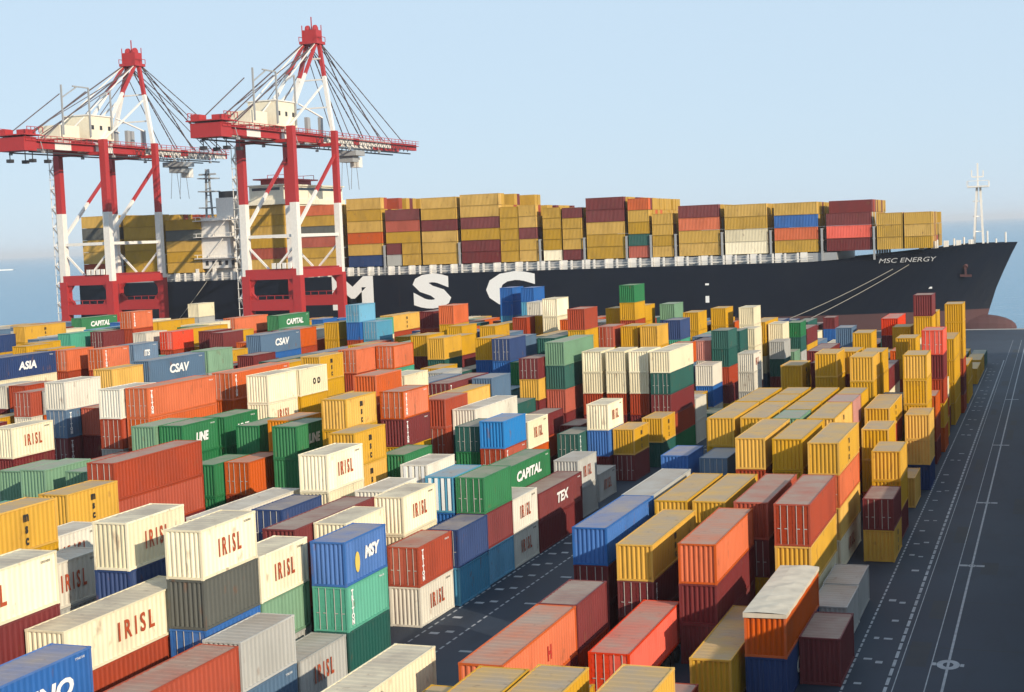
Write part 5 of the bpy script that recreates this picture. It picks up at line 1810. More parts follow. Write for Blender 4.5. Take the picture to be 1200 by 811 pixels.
def roof_mb(L, mb=None, m=0):
    mb = mb or MB(); l = LEN[L]/2; w = 1.219; n = int(2*l/.6)
    ys = []
    for i in range(n):
        for f, d in ((0, 0), (.35, 0), (.5, .022), (.85, .022)): ys.append((-l+.05+(2*l-.1)*(i+f)/n, d))
    ys.append((l-.05, 0))
    for (a, da), (c, dc) in zip(ys, ys[1:]): mb.quad((-w+.045, a, H0-.03-da), (w-.045, a, H0-.03-da), (w-.045, c, H0-.03-dc), (-w+.045, c, H0-.03-dc), m)
    return mb
def frame_mb(L, mb=None, m=0):
    mb = mb or MB(); l = LEN[L]/2; w = 1.219; t = .13
    for sx in (-1, 1):
        for sy in (-1, 1):
            x0, x1 = sorted((sx*w, sx*(w-t))); y0, y1 = sorted((sy*l, sy*(l-.15)))
            mb.box(x0, x1, y0, y1, .118, H0-.118, m)
            e = .012
            mb.box(x0-e, x1+e, y0-e, y1+e, 0, .118, m); mb.box(x0-e, x1+e, y0-e, y1+e, H0-.118, H0+.004, m)
        xa, xb = sorted((sx*(w-.004), sx*(w-.07)))
        mb.box(xa, xb, -l+.16, l-.16, .02, .15, m); mb.box(xa, xb, -l+.16, l-.16, H0-.10, H0-.004, m)
    for sy in (-1, 1):
        ya, yb = sorted((sy*(l-.004), sy*(l-.07)))
        mb.box(-w+t+.02, w-t-.02, ya, yb, .02, .15, m); mb.box(-w+t+.02, w-t-.02, ya, yb, H0-.11, H0-.004, m)
    return mb
def dummy(n=1): return [PM['Y']]*n
MESH = {}
for L in (20, 40):
    MESH['walls', L, 0] = walls_mb(L).mesh('corrugated_walls', dummy())
    MESH['walls', L, 1] = walls_mb(L, False).mesh('corrugated_walls', dummy())
    MESH['roof', L] = roof_mb(L).mesh('roof', dummy())
    MESH['frame', L] = frame_mb(L).mesh('corner_frame', dummy())
    b = walls_mb(L); frame_mb(L, b, 0); roof_mb(L, b, 1); MESH['one', L] = b.mesh('cargo_container', dummy(2))
    l = LEN[L]/2
    for s in (-1, 1):
        b = MB(); x0, x1 = sorted((s*.012, s*1.07)); b.box(x0, x1, -l+.05, -l+.09, .16, H0-.13)
        for k in range(4): b.box(x0+.04, x1-.04, -l+.036, -l+.051, .28+k*.56, .50+k*.56)
        MESH['door', L, s] = b.mesh('door', dummy())
        for k, xx in enumerate((.30, .78)):
            b = MB(); b.tube((s*xx, -l+.015, .10), (s*xx, -l+.015, H0-.07), .026, 6); b.box(min(s*xx, s*xx+s*.22), max(s*xx, s*xx+s*.22), -l+.0, -l+.02, 1.05, 1.10)
            MESH['bar', L, s, k] = b.mesh('locking_bar', [MAT['bar']])
def setmat(o, *ms):
    for i, mm in enumerate(ms):
        o.material_slots[i].link = 'OBJECT'; o.material_slots[i].material = mm
def text_mesh(txt, size, mat, bold=.0, sx=1., shear=0., depth=.004, space=1.):
    cu = bpy.data.curves.new('txt', 'FONT'); cu.body = txt; cu.size = size; cu.align_x = 'CENTER'; cu.align_y = 'CENTER'
    cu.offset = bold; cu.shear = shear; cu.extrude = depth; cu.space_line = .85; cu.space_character = space; cu.resolution_u = 3
    o = bpy.data.objects.new('txt', cu); COL.objects.link(o)
    bpy.context.view_layer.update()
    me = bpy.data.meshes.new_from_object(o.evaluated_get(bpy.context.evaluated_depsgraph_get()))
    bpy.data.objects.remove(o); bpy.data.curves.remove(cu)
    # text plane XY -> right side plane (Y along container, Z up), x outward
    me.transform(Matrix(((0,0,1,0),(sx,0,0,0),(0,1,0,0),(0,0,0,1))))
    me.materials.clear(); me.materials.append(mat)
    return me
TM = {}
def tmesh(key, *a, **k):
    if key not in TM: TM[key] = text_mesh(*a, **k)
    return TM[key]
XS = 1.219 + .004
WORDS = iter(['HS', 'CAPITAL', 'TEX', 'LINE', 'LINE', 'PAC', 'LINE', 'ASIA', 'CSAV', 'ITS', 'ZIM'])
def emblem(key, mat, ry, rz):
    if key not in TM:
        b = MB(); k = 20
        for i in range(k):
            a0, a1 = 2*math.pi*i/k, 2*math.pi*(i+1)/k
            b.quad((0,0,0), (0,ry*math.cos(a0),rz*math.sin(a0)), (0,ry*math.cos(a1),rz*math.sin(a1)), (.0,0,0.0001))
        TM[key] = b.mesh('emblem', [mat])
    return TM[key]
def add_mark(root, L, c, mk, x, y):
    l = LEN[L]/2
    def put(name, me, yy, zz, out=0.):
        o = link(name, me, root); o.location = (XS+out, yy, zz); return o
    if mk == 'irisl':
        big = L == 40
        put('lettering', tmesh(('irisl', L), 'IRISL', 1.40 if big else 1.32, MAT['redletter'], .03, .78 if big else .60, 0, .004, 1.55), .2 if big else 0, 1.30)
        if random.random() < .6: put('lettering', tmesh('code', 'GESU 4021', .17, MAT['black']), l-.95, 2.25)
    elif mk == 'logo':
        put('lettering', tmesh('logo', 'm\ns\nc', .80, MAT['black'], .035, .9), 0, 1.30)
    elif mk == 'vert':
        put('lettering', tmesh('vert', '\n'.join('TRITON'), .40, MAT['letter'], .03, 1.1), -l+.75, 1.32)
        put('lettering', tmesh('code2', 'TTNU 318', .17, MAT['letter']), l-.95, 2.25)
    elif mk == 'text':
        if L == 40 and c == 'B': txt, z, yy = 'RINO', 1.05, 2.4
        elif c == 'N' and y < 110: txt, z, yy = 'CMA', 1.1, -1
        else:
            txt = {('G',20):'LINE',('G',40):'CAPITAL',('M',40):'TEX',('N',40):'ASIA',('S',40):'ZIM',('S',20):'ITS'}.get((c, L), 'PAC')
            if c == 'S' and x < -95: txt = 'CSAV' if L == 40 else 'ITS'
            z, yy = 1.30, .2
        sz = 1.25 if L == 40 else 1.0
        put('lettering', tmesh(('t', txt, L, c), txt, sz, MAT['letter'], .05, 1.35 if L == 40 else 1.0, .15), yy, z)
        put('lettering', tmesh('code2', 'TTNU 318', .17, MAT['letter']), l-.95, 2.25)
    elif mk == 'text2':
        put('lettering', tmesh('oo', 'o o', 1.2, MAT['black'], .03), .6, 1.3)
    elif mk == 'sun':
        put('emblem', emblem('sunball', MAT['yellow'], .34, .60), -1.30, 1.15)
        put('lettering', tmesh('sun', 'MSY', .92, MAT['letter'], .05, 1.15, .2), .75, 1.45)
    elif mk == 'emblem':
        put('emblem', tmesh('emb', 'H', 1.0, MAT['redmark'], .04), 1.2, 1.3)
first = {}
def container(x, y, z, L, h, c, mk, full, label):
    if not full:
        o = link('cargo_container', MESH['one', L]); setmat(o, PM[c], RM[c]); root = o
    else:
        root = empty('cargo_container', (0,0,0))
        doors = (mk == 'doors') or (mk in ('vert', '') and c in 'ROMrBNKTSgC' and random.random() < .55)
        wl = link('corrugated_walls', MESH['walls', L, 1 if doors else 0], root); setmat(wl, PM[c])
        rf = link('roof', MESH['roof', L], root); setmat(rf, RM[c])
        fr = link('corner_frame', MESH['frame', L], root); setmat(fr, PM[c])
        if doors:
            for s in (-1, 1):
                d = link('door', MESH['door', L, s], root); setmat(d, PM[c])
                for k in (0, 1): link('locking_bar', MESH['bar', L, s, k], d)
        add_mark(root, L, c, mk, x, y)
        if mk == 'stripe':
            b = MB()
            for k in range(4): b.box(-.95+k*.55, -.70+k*.55, -LEN[L]/2-.006, -LEN[L]/2+.03, .16, H0-.12)
            b.build('stripe_panel', MAT['letter'], root)
        if mk == 'tarp':
            l = LEN[L]/2; b = MB(); n = 14; pts = []
            for i in range(n+1):
                yy = -l-.05 + (2*l+.10)*i/n; sag = .022*math.sin(i*2.1)+.012*math.sin(i*5.3)
                pts.append([(-1.27, yy, H0-.26+sag*.8), (-1.27, yy, H0+.04), (-.45, yy, H0+.10+sag), (.45, yy, H0+.09-sag), (1.27, yy, H0+.04), (1.27, yy, H0-.20-sag)])
            for r0, r1 in zip(pts, pts[1:]):
                for k in range(5): b.quad(r0[k], r0[k+1], r1[k+1], r1[k])
            for r_ in (pts[0], pts[-1]): b.quad(r_[0], r_[1], r_[4], r_[5])
            b.build('tarpaulin', MAT['tarp'], root)
    root.location = (x, y, z); root.scale = (1, 1, h/H0)
    root.rotation_euler.z = random.uniform(-.003, .003)
    tag(root, label, 'container', 'shipping containers stacked in the yard')
    return root
for r_ in NEAR: container(*r_)
# everything smaller or hidden: one object
b = MB(); keys = list(CC); 
mats = [PM[k] for k in keys] + [RM[k] for k in keys]
for ln in REST.split('\n'):
    q = ln.split(); x, y, z, h = float(q[0]), float(q[1]), float(q[2]), float(q[4]); L = int(q[3]); c = q[5]
    l = LEN[L]/2; i0 = len(b.v); ci = keys.index(c)
    if q[6] == '1':
        walls_mb(L, True, b, ci); frame_mb(L, b, ci)
    else: b.box(-1.2, 1.2, -l+.02, l-.02, .05, H0-.1, ci)
    b.quad((-1.18,-l+.05,H0-.03),(1.18,-l+.05,H0-.03),(1.18,l-.05,H0-.03),(-1.18,l-.05,H0-.03), ci+len(keys))
    for i in range(i0, len(b.v)):
        v = b.v[i]; b.v[i] = (v[0]+x, v[1]+y, v[2]*h/H0+z)
o = b.build('stacked_containers', mats); tag(o, 'many smaller and half hidden containers filling the stacks of the yard', 'containers', None, 'stuff')
for i, (x, y) in enumerate(TRAILERS):
    tr = empty('container_trailer', (x, y, 0)); tag(tr, 'dark flatbed trailer under the bright red container', 'trailer')
    b = MB()
    for s in (-1, 1): b.box(s*.45-.08, s*.45+.08, -6, 6, .85, 1.10)
    for k in range(6): b.box(-1.2, 1.2, -5.9+k*2.35, -5.75+k*2.35, 1.0, 1.15)
    b.build('chassis', MAT['dark'], tr)
    for yy in (2.6, 3.9, 5.2):
        for s in (-1, 1):
            b = MB(); b.tube((s*.75, yy, .52), (s*1.15, yy, .52), .52, 16); b.build('wheel', MAT['rubber'], tr)
    for s in (-1, 1):
        b = MB(); b.box(s*.7-.06, s*.7+.06, -3.4, -3.2, 0, .9); b.build('landing_leg', MAT['grey'], tr)
# ------------------------------------------------------------------ ship
SX0, ZW = -291.0, -3.2
ship = empty('container_ship', (-150, 408, ZW)); tag(ship, 'long black hulled container ship with a red bottom moored at the quay', 'ship')
def P(x, y, z): return (x+150, y-408, z-ZW)
LV = [-11, -3, 1.0, 3.5, 9, 13.5, 17.8, 20.9]
def stem(z):
    tb = [(-11,-21),(-3,-18.6),(2.5,-17.2),(10,-14.8),(17.8,-11.2),(20.9,-9.6)]
    for (a, xa), (c, xc) in zip(tb, tb[1:]):
        if z <= c: return xa+(xc-xa)*(z-a)/(c-a)
    return tb[-1][1]
def xfull(z): return -100 + (z+11)/32*36
def half(t, z): return 20*(1-t**(1.75+ (z+11)/32*1.1))
NT = 26
grid = []
for z in LV:
    row = [(SX0, 20.0 if z > 3 else 15, z), (-262, 20, z), (-200, 20, z), (-140, 20, z)]
    for i in range(NT+1):
        t_ = i/NT; x = xfull(z) + (stem(z)-xfull(z))*t_
        zz = z
        row.append((x, half(t_, z), zz))
    grid.append(row)
def topz(x): return 17.8 if x < -62 else 17.8 + 3.1*min(1, ((x+62)/40))**1.3 if x < -22 else 20.9
# top level follows the sheer
for i, (x, hb, z) in enumerate(grid[-1]): grid[-1][i] = (x, hb, max(topz(x), 17.82))
b = MB()
for s in (-1, 1):
    for r0, r1, z in zip(grid, grid[1:], LV):
        m_ = 1 if z < 3.2 else 0
        for p0, p1, q1, q0 in zip(r0, r0[1:], r1[1:], r1):
            b.quad(P(p0[0], 408+s*p0[1], p0[2]), P(p1[0], 408+s*p1[1], p1[2]), P(q1[0], 408+s*q1[1], q1[2]), P(q0[0], 408+s*q0[1], q0[2]), m_)
for r0, r1, z in zip(grid, grid[1:], LV):
    p0, q0 = r0[0], r1[0]; b.quad(P(p0[0],408-p0[1],p0[2]), P(p0[0],408+p0[1],p0[2]), P(q0[0],408+q0[1],q0[2]), P(q0[0],408-q0[1],q0[2]), 1 if z < 3.2 else 0)
top = grid[-1]
for p0, p1 in zip(top, top[1:]):
    d = .9 if p0[0] > -66 else .02
    b.quad(P(p0[0],408-p0[1]+.25,p0[2]-d), P(p1[0],408-p1[1]+.25,p1[2]-d), P(p1[0],408+p1[1]-.25,p1[2]-d), P(p0[0],408+p0[1]-.25,p0[2]-d), 2)
# bulbous bow
k1, k2 = 16, 12
def bulb(i, j):
    a = math.pi*i/k2; t2 = 2*math.pi*j/k1
    return P(-19.5 + 9.4*math.cos(a)*(1 if math.cos(a) > 0 else 1), 408 + 3.4*math.sin(a)*math.cos(t2), -1.6 + 3.6*math.sin(a)*math.sin(t2))
for i in range(k2):
    for j in range(k1): b.quad(bulb(i,j), bulb(i+1,j), bulb(i+1,j+1), bulb(i,j+1), 1)
hull = b.build('hull', [MAT['hull'], MAT['boot'], MAT['deck']], ship)
for pl in hull.data.polygons: pl.use_smooth = False
def side_text(txt, size, x, z, y, mat, sx=1, bold=.0, shear=0, parent=ship, rz=0):
    me = text_mesh(txt, size, mat, bold, sx, shear, .03)
    # face -y : Y->X
    me.transform(Matrix(((0,1,0,0),(-1,0,0,0),(0,0,1,0),(0,0,0,1))))
    o = link('hull_lettering', me, parent); o.location = P(x, y, z); o.rotation_euler.z = rz; return o
for ch, x, wx in (('M', -194.6, 1.45), ('S', -169.3, 1.9), ('C', -144.9, 1.65)):
    side_text(ch, 12.4, x, 12.3, 388-.05, MAT['letter'], wx, .7)
side_text('MSC ENERGY', 1.7, -36.5, 17.2, 388, MAT['grey'], 1.45, .0, .25, rz=0)
# place the name on the flare
nm = ship.children[-1]
def hull_y(x, z):
    t_ = max(0, min(1, (x-xfull(z))/(stem(z)-xfull(z)))); return 408-half(t_, z)
ya, yb = hull_y(-43, 17.4), hull_y(-30, 17.4)
nm.rotation_euler = (0, 0, math.atan2(yb-ya, 13)); nm.location = P(-36.5, min(hull_y(-36.5, 18.6), hull_y(-36.5, 16))-.55, 17.4)
# hatch coamings and rails
b = MB(); b.box(SX0+155, -62+150+8, -18.6, 18.6, 17.8-ZW, 20.1-ZW); b.build('hatch_coaming', MAT['grey'], ship)
b = MB(); b.box(SX0+150+2, SX0+156, -18.6, 18.6, 17.8-ZW, 20.1-ZW); b.build('hatch_coaming', MAT['grey'], ship)
b = MB()
x = -262.
while x < -62:
    b.box(x+150-.22, x+150+.22, -19.7, -19.2, 17.83-ZW, 20.3-ZW); x += 3.3
for zz in (18.6, 19.2): b.box(SX0+152, -60+150, -19.82, -19.74, zz-ZW, zz+.09-ZW)
b.build('deck_railing', MAT['white'], ship)
b = MB(); x = -262.
while x < -62:
    b.box(x+150-.9, x+150+.9, -19.1, -18.65, 17.83-ZW, 20.35-ZW); x += 6.65
b.box(-262+150, -62+150, -18.95, -18.8, 18.3-ZW, 18.5-ZW); b.build('lashing_platform', MAT['white'], ship)
gaps = []
for (a0, a1, zt), (c0_, c1, zt2) in zip(BAYS, BAYS[1:]):
    if c0_-a1 > .9 and c0_-a1 < 8:
        xx = (a1+c0_)/2; b = MB(); hz = 26.5
        for yy in (-18.9, -12, -6, 0, 6, 12, 18.9): b.box(xx+150-.25, xx+150+.25, yy-.25, yy+.25, 17.85-ZW, hz-ZW)
        for zz in (20.2, 23.2, 26.2): b.box(xx+150-.35, xx+150+.35, -19.1, 19.1, zz-ZW, zz+.25-ZW)
        b.build('lashing_bridge', MAT['grey'], ship)
# deckhouse
dh = MB(); X0, X1 = -228.0, -216.5
dh.box(X0+150, X1+150, -16, 16, 17.8-ZW, 40-ZW); dh.box(X0+150-.6, X1+150+.6, -20, 20, 40.0-ZW, 41.5-ZW); dh.box(X0+150, X1+150, -19.5, 19.5, 41.5-ZW, 45.6-ZW); dh.box(X0+150-.4, X1+150+.6, -20, 20, 45.6-ZW, 46.0-ZW)
dho = dh.build('deckhouse', MAT['cream'], ship)
b = MB(); b.box(X0+151, X1+149, -19.57, -19.52, 44.3-ZW, 45.1-ZW); b.box(X1+150+.02, X1+150+.07, -19, 19, 44.3-ZW, 45.1-ZW); b.build('window_band', MAT['glass'], dho)
for lv in range(7):
    for k in range(4):
        b = MB(); b.box(X0+151+k*2.6, X0+152.2+k*2.6, -16.06, -16.01, 20.2+lv*3-ZW, 21.3+lv*3-ZW); b.build('window', MAT['glass'], dho)
b = MB(); b.box(-226.5+150, -221+150, -15, 7, 46.02-ZW, 47.6-ZW, 0); b.box(-228+150, -219+150, -17, 8, 47.6-ZW, 48.0-ZW, 0)
for yy in (-8, 8):
    for xx in (-228, -224.2, -220.5): b.beam(P(xx, 408+yy, 48.0), P(xx, 408+yy, 49.4), .15, .15, 0)
    b.beam(P(-228, 408+yy, 49.4), P(-220.5, 408+yy, 49.4), .15, .15, 0)
b.build('wheelhouse_top', MAT['red'], ship)
# stepped engine casing aft with funnel and mast
b = MB()
b.box(-249+150, -236+150, -18.6, 17, 21.5-ZW, 25-ZW); b.box(-248.5+150, -247.5+150, -19, -18, 17.8-ZW, 21.5-ZW); b.box(-242.5+150, -241.5+150, -19, -18, 17.8-ZW, 21.5-ZW); b.box(-247+150, -236+150, -16, 16, 17.8-ZW, 21.4-ZW); b.box(-248+150, -236+150, -18.4, 15, 25.01-ZW, 31.0-ZW); b.box(-246.5+150, -236.5+150, -18, 12, 31.01-ZW, 37.0-ZW)
for zz in (24.5, 31.0, 36.0):
    b.box(-248+150, -232.5+150, -20.2, -17, zz-ZW, zz+.22-ZW)
    for xx in range(-247, -233, 2): b.beam(P(xx, 408-20, zz), P(xx, 408-20, zz+1.2), .14)
    b.beam(P(-248, 408-20, zz+1.2), P(-233, 408-20, zz+1.2), .16)
for s in range(3):
    b.beam(P(-246+s*2, 408-19.4, 18+s*6.5), P(-240+s*2, 408-19.4, 24.5+s*6), .5, .2)
cas = b.build('engine_casing', MAT['white'], ship)
for k in range(5):
    b = MB(); b.box(-245+150+k*2.3, -244+150+k*2.3, -18.66, -18.61, 22.4-ZW, 23.8-ZW); b.build('window', MAT['dark'], cas)
b = MB(); b.box(-242.5+150, -236.5+150, -15, -7, 37.0-ZW, 43-ZW); b.box(-242+150, -237+150, -14, -8, 43-ZW, 45-ZW, 1); b.build('funnel', [MAT['white'], MAT['dark']], ship)
b = MB()
for s in (-1, 1): b.beam(P(-245+s*1.1, 393, 37), P(-245+s*.4, 393, 52), .5)
for z_ in range(38, 52, 2): b.beam(P(-246, 393, z_), P(-244, 393, z_), .3)
for z_ in (40, 45, 49): b.box(-247.5+150, -242.5+150, -17, -12, z_-ZW, z_+.3-ZW)
b.beam(P(-248, 393, 50.4), P(-242, 393, 50.4), .5); b.build('radar_mast', MAT['grey'], ship)
# foremast on the bow
b = MB()
for s in (-1, 1): b.beam(P(-20.6+s*0, 408+s*1.6, 20), P(-19.6, 408+s*1.0, 36), .5)
b.beam(P(-18.2, 408, 20), P(-18.8, 408, 36), .55)
for z_ in (24, 28, 32): b.beam(P(-20.6, 406.6, z_), P(-18.4, 409.4, z_), .25); b.beam(P(-20.4, 408, z_), P(-18.3, 408, z_), .25)
b.box(-22+150, -16.6+150, -2.6, 2.6, 35.6-ZW, 36.0-ZW)
for xx, yy in ((-22,-2.6),(-16.6,-2.6),(-22,2.6),(-16.6,2.6),(-19.3,-2.6)): b.beam(P(xx, 408+yy, 36), P(xx, 408+yy, 37.3), .16)
b.beam(P(-22, 405.4, 37.3), P(-16.6, 405.4, 37.3), .16)
b.beam(P(-19.4, 408, 36), P(-19.4, 408, 42), .45); b.beam(P(-20.8, 408, 38.4), P(-18, 408, 38.4), .35); b.beam(P(-20.9, 408, 38.4), P(-20.9, 408, 40.2), .3); b.beam(P(-18, 408, 38.4), P(-18, 408, 40.0), .3)
b.build('foremast', MAT['white'], ship)
b = MB()
for xx, yy, hh in ((-17,404,4),(-12.6,408,3.4),(-25,398,2),(-29,395,1.8),(-23,406,2.2),(-21,400,1.5),(-15,408,1.3)): b.tube(P(xx, yy, 19.9), P(xx, yy, 20.9+hh*.8), .22)
for xx in range(-33, -20, 3): b.box(xx+150-.6, xx+150+.6, hull_y(xx, 20)-408+2, hull_y(xx, 20)-408+3.4, 19.9-ZW, 22.0-ZW)
b.build('mooring_gear', MAT['white'], ship)
b = MB(); ax, az = -22.5, 14.5; ay = hull_y(ax, az)
b.tube(P(ax, ay+.4, az+1.0), P(ax, ay-.5, az+.3), .7, 8); b.beam(P(ax, ay-.5, az+.6), P(ax+.2, ay-.3, az-2.2), .5); b.beam(P(ax-1.3, ay-.3, az-1.8), P(ax+1.6, ay-.3, az-1.9), .6); b.build('anchor', MAT['boot'], ship)
# fender marks / draught marks
b = MB()
for px_, zz in ((-88.4, 12.6), (-88.4, 7.9), (-31.2, 9.8)):
    yy = hull_y(px_, zz)-.12; b.box(px_+150-.5, px_+150+.5, yy-408-.05, yy-408, zz-.2-ZW, zz+(1.6 if zz < 9 else .3)-ZW)
b.build('draught_mark', MAT['letter'], ship)
# ship containers: near-side ones singly
GR = 'containers stacked on the ship'
def ship_mesh(name, l):
    return None
SM = {}
for (x0, x1, z, h, c, bay, label) in SHIPBOX:
    big = (x1-x0) > 8.2
    L = 40 if big else 20
    c = 'q' if c == 'Y' else c
    o = link('cargo_container', MESH['one', L]); setmat(o, PM[c], RM[c])
    o.rotation_euler.z = R(90); o.location = ((x0+x1)/2, 389.3+1.22, z)
    o.scale = (1, (x1-x0)/LEN[L], (h-.07)/H0)
    tag(o, label, 'container', GR)
    if c in 'q' and random.random() < .75 or c in 'W':
        mk = link('lettering', tmesh('logo', 'm\ns\nc', .80, MAT['black'], .035, .9), o); mk.location = (XS, 0, 1.3)
# rows behind them, across the beam
b = MB(); keys = list(CC); mats = [PM[k] for k in keys]
for bi, (x0, x1, zt) in enumerate(BAYS):
    n0 = max(3, round((zt-20.4)/3.2)); h = (zt-20.4)/n0
    L_ = 1 if (x1-x0) > 8.2 else 1
    for row in range(1, 14):
        y0 = 389.3 + row*2.62
        n = n0 + random.choice([0, 0, 0, -1, -1, 0]) if row > 1 else n0
        if row in (1, 2, 3) and bi in (6, 13, 19): n = n0
        if bi == 19 and row > 1: n = n0+1
        for k in range(n):
            b.box(x0+random.uniform(0,.3), x1-random.uniform(0,.25), y0, y0+2.44, 20.4+k*h, 20.4+(k+1)*h-.07, keys.index(random.choice('qqqqqqqqqqRMMOqqg' if k < n-1 else 'qqqqqqRM')))
o = b.build('stacked_containers', mats); tag(o, 'further rows of mostly yellow containers behind the near row on the ship', 'containers', None, 'stuff')
# mooring lines
def rope(p, q, sag, label):
    b = MB(); n = 10; pts = []
    for i in range(n+1):
        t_ = i/n; v = Vector(p).lerp(Vector(q), t_); v.z -= sag*4*t_*(1-t_); pts.append(v)
    for a, c in zip(pts, pts[1:]): b.tube(a, c, .10, 5)
    o = b.build('mooring_rope', MAT['rope']); tag(o, label, 'rope', 'mooring lines of the ship'); return o
rope((-36, hull_y(-36, 16)-.2, 16.2), (-66, 378.9, .6), .6, 'slack mooring rope from the bow, the upper one of the pair')
rope((-40, hull_y(-40, 15)-.2, 15.2), (-73, 378.9, .6), .8, 'slack mooring rope from the bow, the lower one of the pair')
rope((-244, 387.8, 17.6), (-255, 378.9, .6), .3, 'steep mooring rope dropping to the quay between the cranes')
for x in (-66, -73, -255):
    b = MB(); b.tube((x, 378.7, .06), (x, 378.7, .65), .28, 10); b.tube((x, 378.7, .65), (x, 378.7, .8), .42, 10); o = b.build('bollard', MAT['dark'])
    tag(o, {-66:'black bollard on the quay edge under the upper bow rope', -73:'black bollard on the quay edge under the lower bow rope', -255:'black bollard on the quay edge between the two cranes'}[x], 'bollard', 'bollards along the quay')
# ------------------------------------------------------------------ gantry cranes
def crane(xc, label, y0=347., y1=372., tipy=437.5, az=85., aoff=4.2):
    root = empty('gantry_crane', (xc, y0, 0)); tag(root, label, 'crane', 'ship-to-shore cranes on the quay')
    g = y1-y0; hw = 7.75; tip = tipy-y0; back = 318-y0
    def part(name, b, *m): return b.build(name, list(m), root)
    rw = (MAT['red'], MAT['white'])
    for sx in (-1, 1):
        for y in (0, g):
            b = MB(); x = sx*hw; w = 1.95 if y == 0 else 1.65
            b.box(x-w/2-.2, x+w/2+.2, y-w/2-.2, y+w/2+.2, 3, 19.6, 0)
            b.box(x-w/2, x+w/2, y-w/2, y+w/2, 19.6, 39, 1)
            b.box(x-w/2+.05, x+w/2-.05, y-w/2+.05, y+w/2-.05, 39, 59.2, 0)
            part('leg', b, *rw)
            b = MB(); b.box(x-2.6, x+2.6, y-.8, y+.8, 1.2, 3); bo = part('bogie', b, MAT['red'])
            for k in range(4):
                bb = MB(); bb.tube((x-2.4+k*1.6, y-.5, .6), (x-2.4+k*1.6, y+.5, .6), .6, 12); bb.build('wheel', MAT['dark'], bo)
    for y in (0, g):
        b = MB(); b.box(-hw, hw, y-1.05, y+1.05, 10.3, 13.2); 
        for k in range(6): b.beam((-hw+1.2+k*2.5, y-1.2, 13.2), (-hw+1.2+k*2.5, y-1.2, 14.3), .14)
        b.beam((-hw, y-1.2, 14.3), (hw, y-1.2, 14.3), .14)
        part('sill_beam', b, MAT['red'])
        b = MB(); b.box(-hw, hw, y-1.0, y+1.0, 18.6, 21.4); part('portal_beam', b, MAT['red'])
        for s in (-1, 1):
            b = MB(); b.beam((s*(hw-.6), y, 13.4), (s*(hw-2.6), y, 13.05), 1.2); b.beam((s*(hw-.5), y, 15), (s*(hw-2.2), y, 12.9), 1.0, 1.6); b.beam((s*(hw-.5), y, 17), (s*(hw-2.2), y, 19.2), 1.0, 1.6); part('corner_gusset', b, MAT['red'])
        b = MB(); b.box(-hw, hw, y-.7, y+.7, 55.0, 55.85); part('top_beam', b, MAT['red'])
        b = MB(); b.beam((-hw+1, y, 30.2), (hw-1, y, 30.2), .8); part('tie_beam', b, MAT['white'])
        for s in (-1, 1):
            b = MB(); b.beam((s*(hw-.6), y, 27.6), (s*1.0, y, 21.4), .5); part('lower_brace', b, MAT['white'])
    for s in (-1, 1):
        b = MB(); b.beam((s*hw, 1, 30.2), (s*hw, g-1, 30.2), .8); part('tie_beam', b, MAT['white'])
        b = MB(); p0, p1 = Vector((s*hw, 0.5, 32)), Vector((s*hw, g-.5, 52.4))
        for k in range(6): b.beam(p0.lerp(p1, k/6), p0.lerp(p1, (k+1)/6), .75, .75, 1 if k < 3 else 0)
        part('diagonal_brace', b, *rw)
        b = MB(); b.box(s*hw-.9, s*hw+.9, 1, g-1, 18.8, 21.0); part('portal_beam', b, MAT['red'])
    # girders and boom in red and white lengths
    for s in (-1, 1):
        b = MB(); segs = [(back, -16, 0), (-16, -9, 1), (-9, 2, 0), (2, 10, 1), (10, g+1, 0)]
        for a, c, m_ in segs: b.box(s*3.1-.65, s*3.1+.65, a, c, 55.9, 58.5, m_)
        part('girder', b, *rw)
        b = MB(); segs = [(g+1.1, g+20, 1), (g+20, g+24, 0), (g+24, g+46, 1), (g+46, tip, 0)]
        for a, c, m_ in segs: b.box(s*3.1-.6, s*3.1+.6, a, c, 56.5, 58.4, m_)
        part('boom', b, *rw)
        b = MB()
        y = back
        while y < tip: b.beam((s*4.6, y, 57.9), (s*4.6, y, 59.3), .13, .13, 0); y += 2.6
        for z_ in (58.6, 59.3): b.beam((s*4.6, back, z_), (s*4.6, tip, z_), .14, .14, 0)
        b.box(s*4.2-.45, s*4.2+.45, back, tip, 57.75, 57.9, 0)
        part('walkway', b, MAT['red'])
        b = MB(); b.beam((s*3.1, back+3, 55.0), (s*3.1, tip-4, 55.4), .5, .35); part('trolley_rail', b, MAT['dark'])
    b = MB(); y = back
    while y <= tip: b.box(-2.4, 2.4, y-.35, y+.35, 57.2, 58.0); y += 8.9
    part('cross_tie', b, MAT['red'])
    b = MB(); b.box(-4.4, 4.4, back-.5, back+4.5, 55.2, 58.8, 0); b.box(-5.2, 5.2, back-1.2, back+6, 59.2, 59.5, 0); b.box(-4.6, -2.0, back+.2, back+3.4, 59.5, 61.0, 1); b.box(1.0, 4.0, back+1, back+5, 59.5, 60.8, 1)
    for k in range(5): b.beam((-5.2, back+k*1.6, 60), (-5.2, back+k*1.6, 61.4), .15); b.beam((5.2, back+k*1.6, 60), (5.2, back+k*1.6, 61.4), .15)
    for s in (-1, 1): b.beam((s*5.2, back, 61.4), (s*5.2, back+6.5, 61.4), .15)
    part('counterweight', b, MAT['red'], MAT['red'])
    b = MB(); b.box(-4.2, 4.2, -1.2, 10.2, 59.4, 66.0); hs = part('machinery_house', b, MAT['cream'])
    b = MB(); b.box(-4.5, 4.5, -1.5, 10.5, 66.0, 66.3); b.build('roof', MAT['white'], hs)
    for k in range(3):
        for s in (-1, 1):
            b = MB(); b.box(s*4.235-.025, s*4.235+.025, 0.0+k*3.8, 1.1+k*3.8, 62.2, 63.4); b.build('window', MAT['dark'], hs)
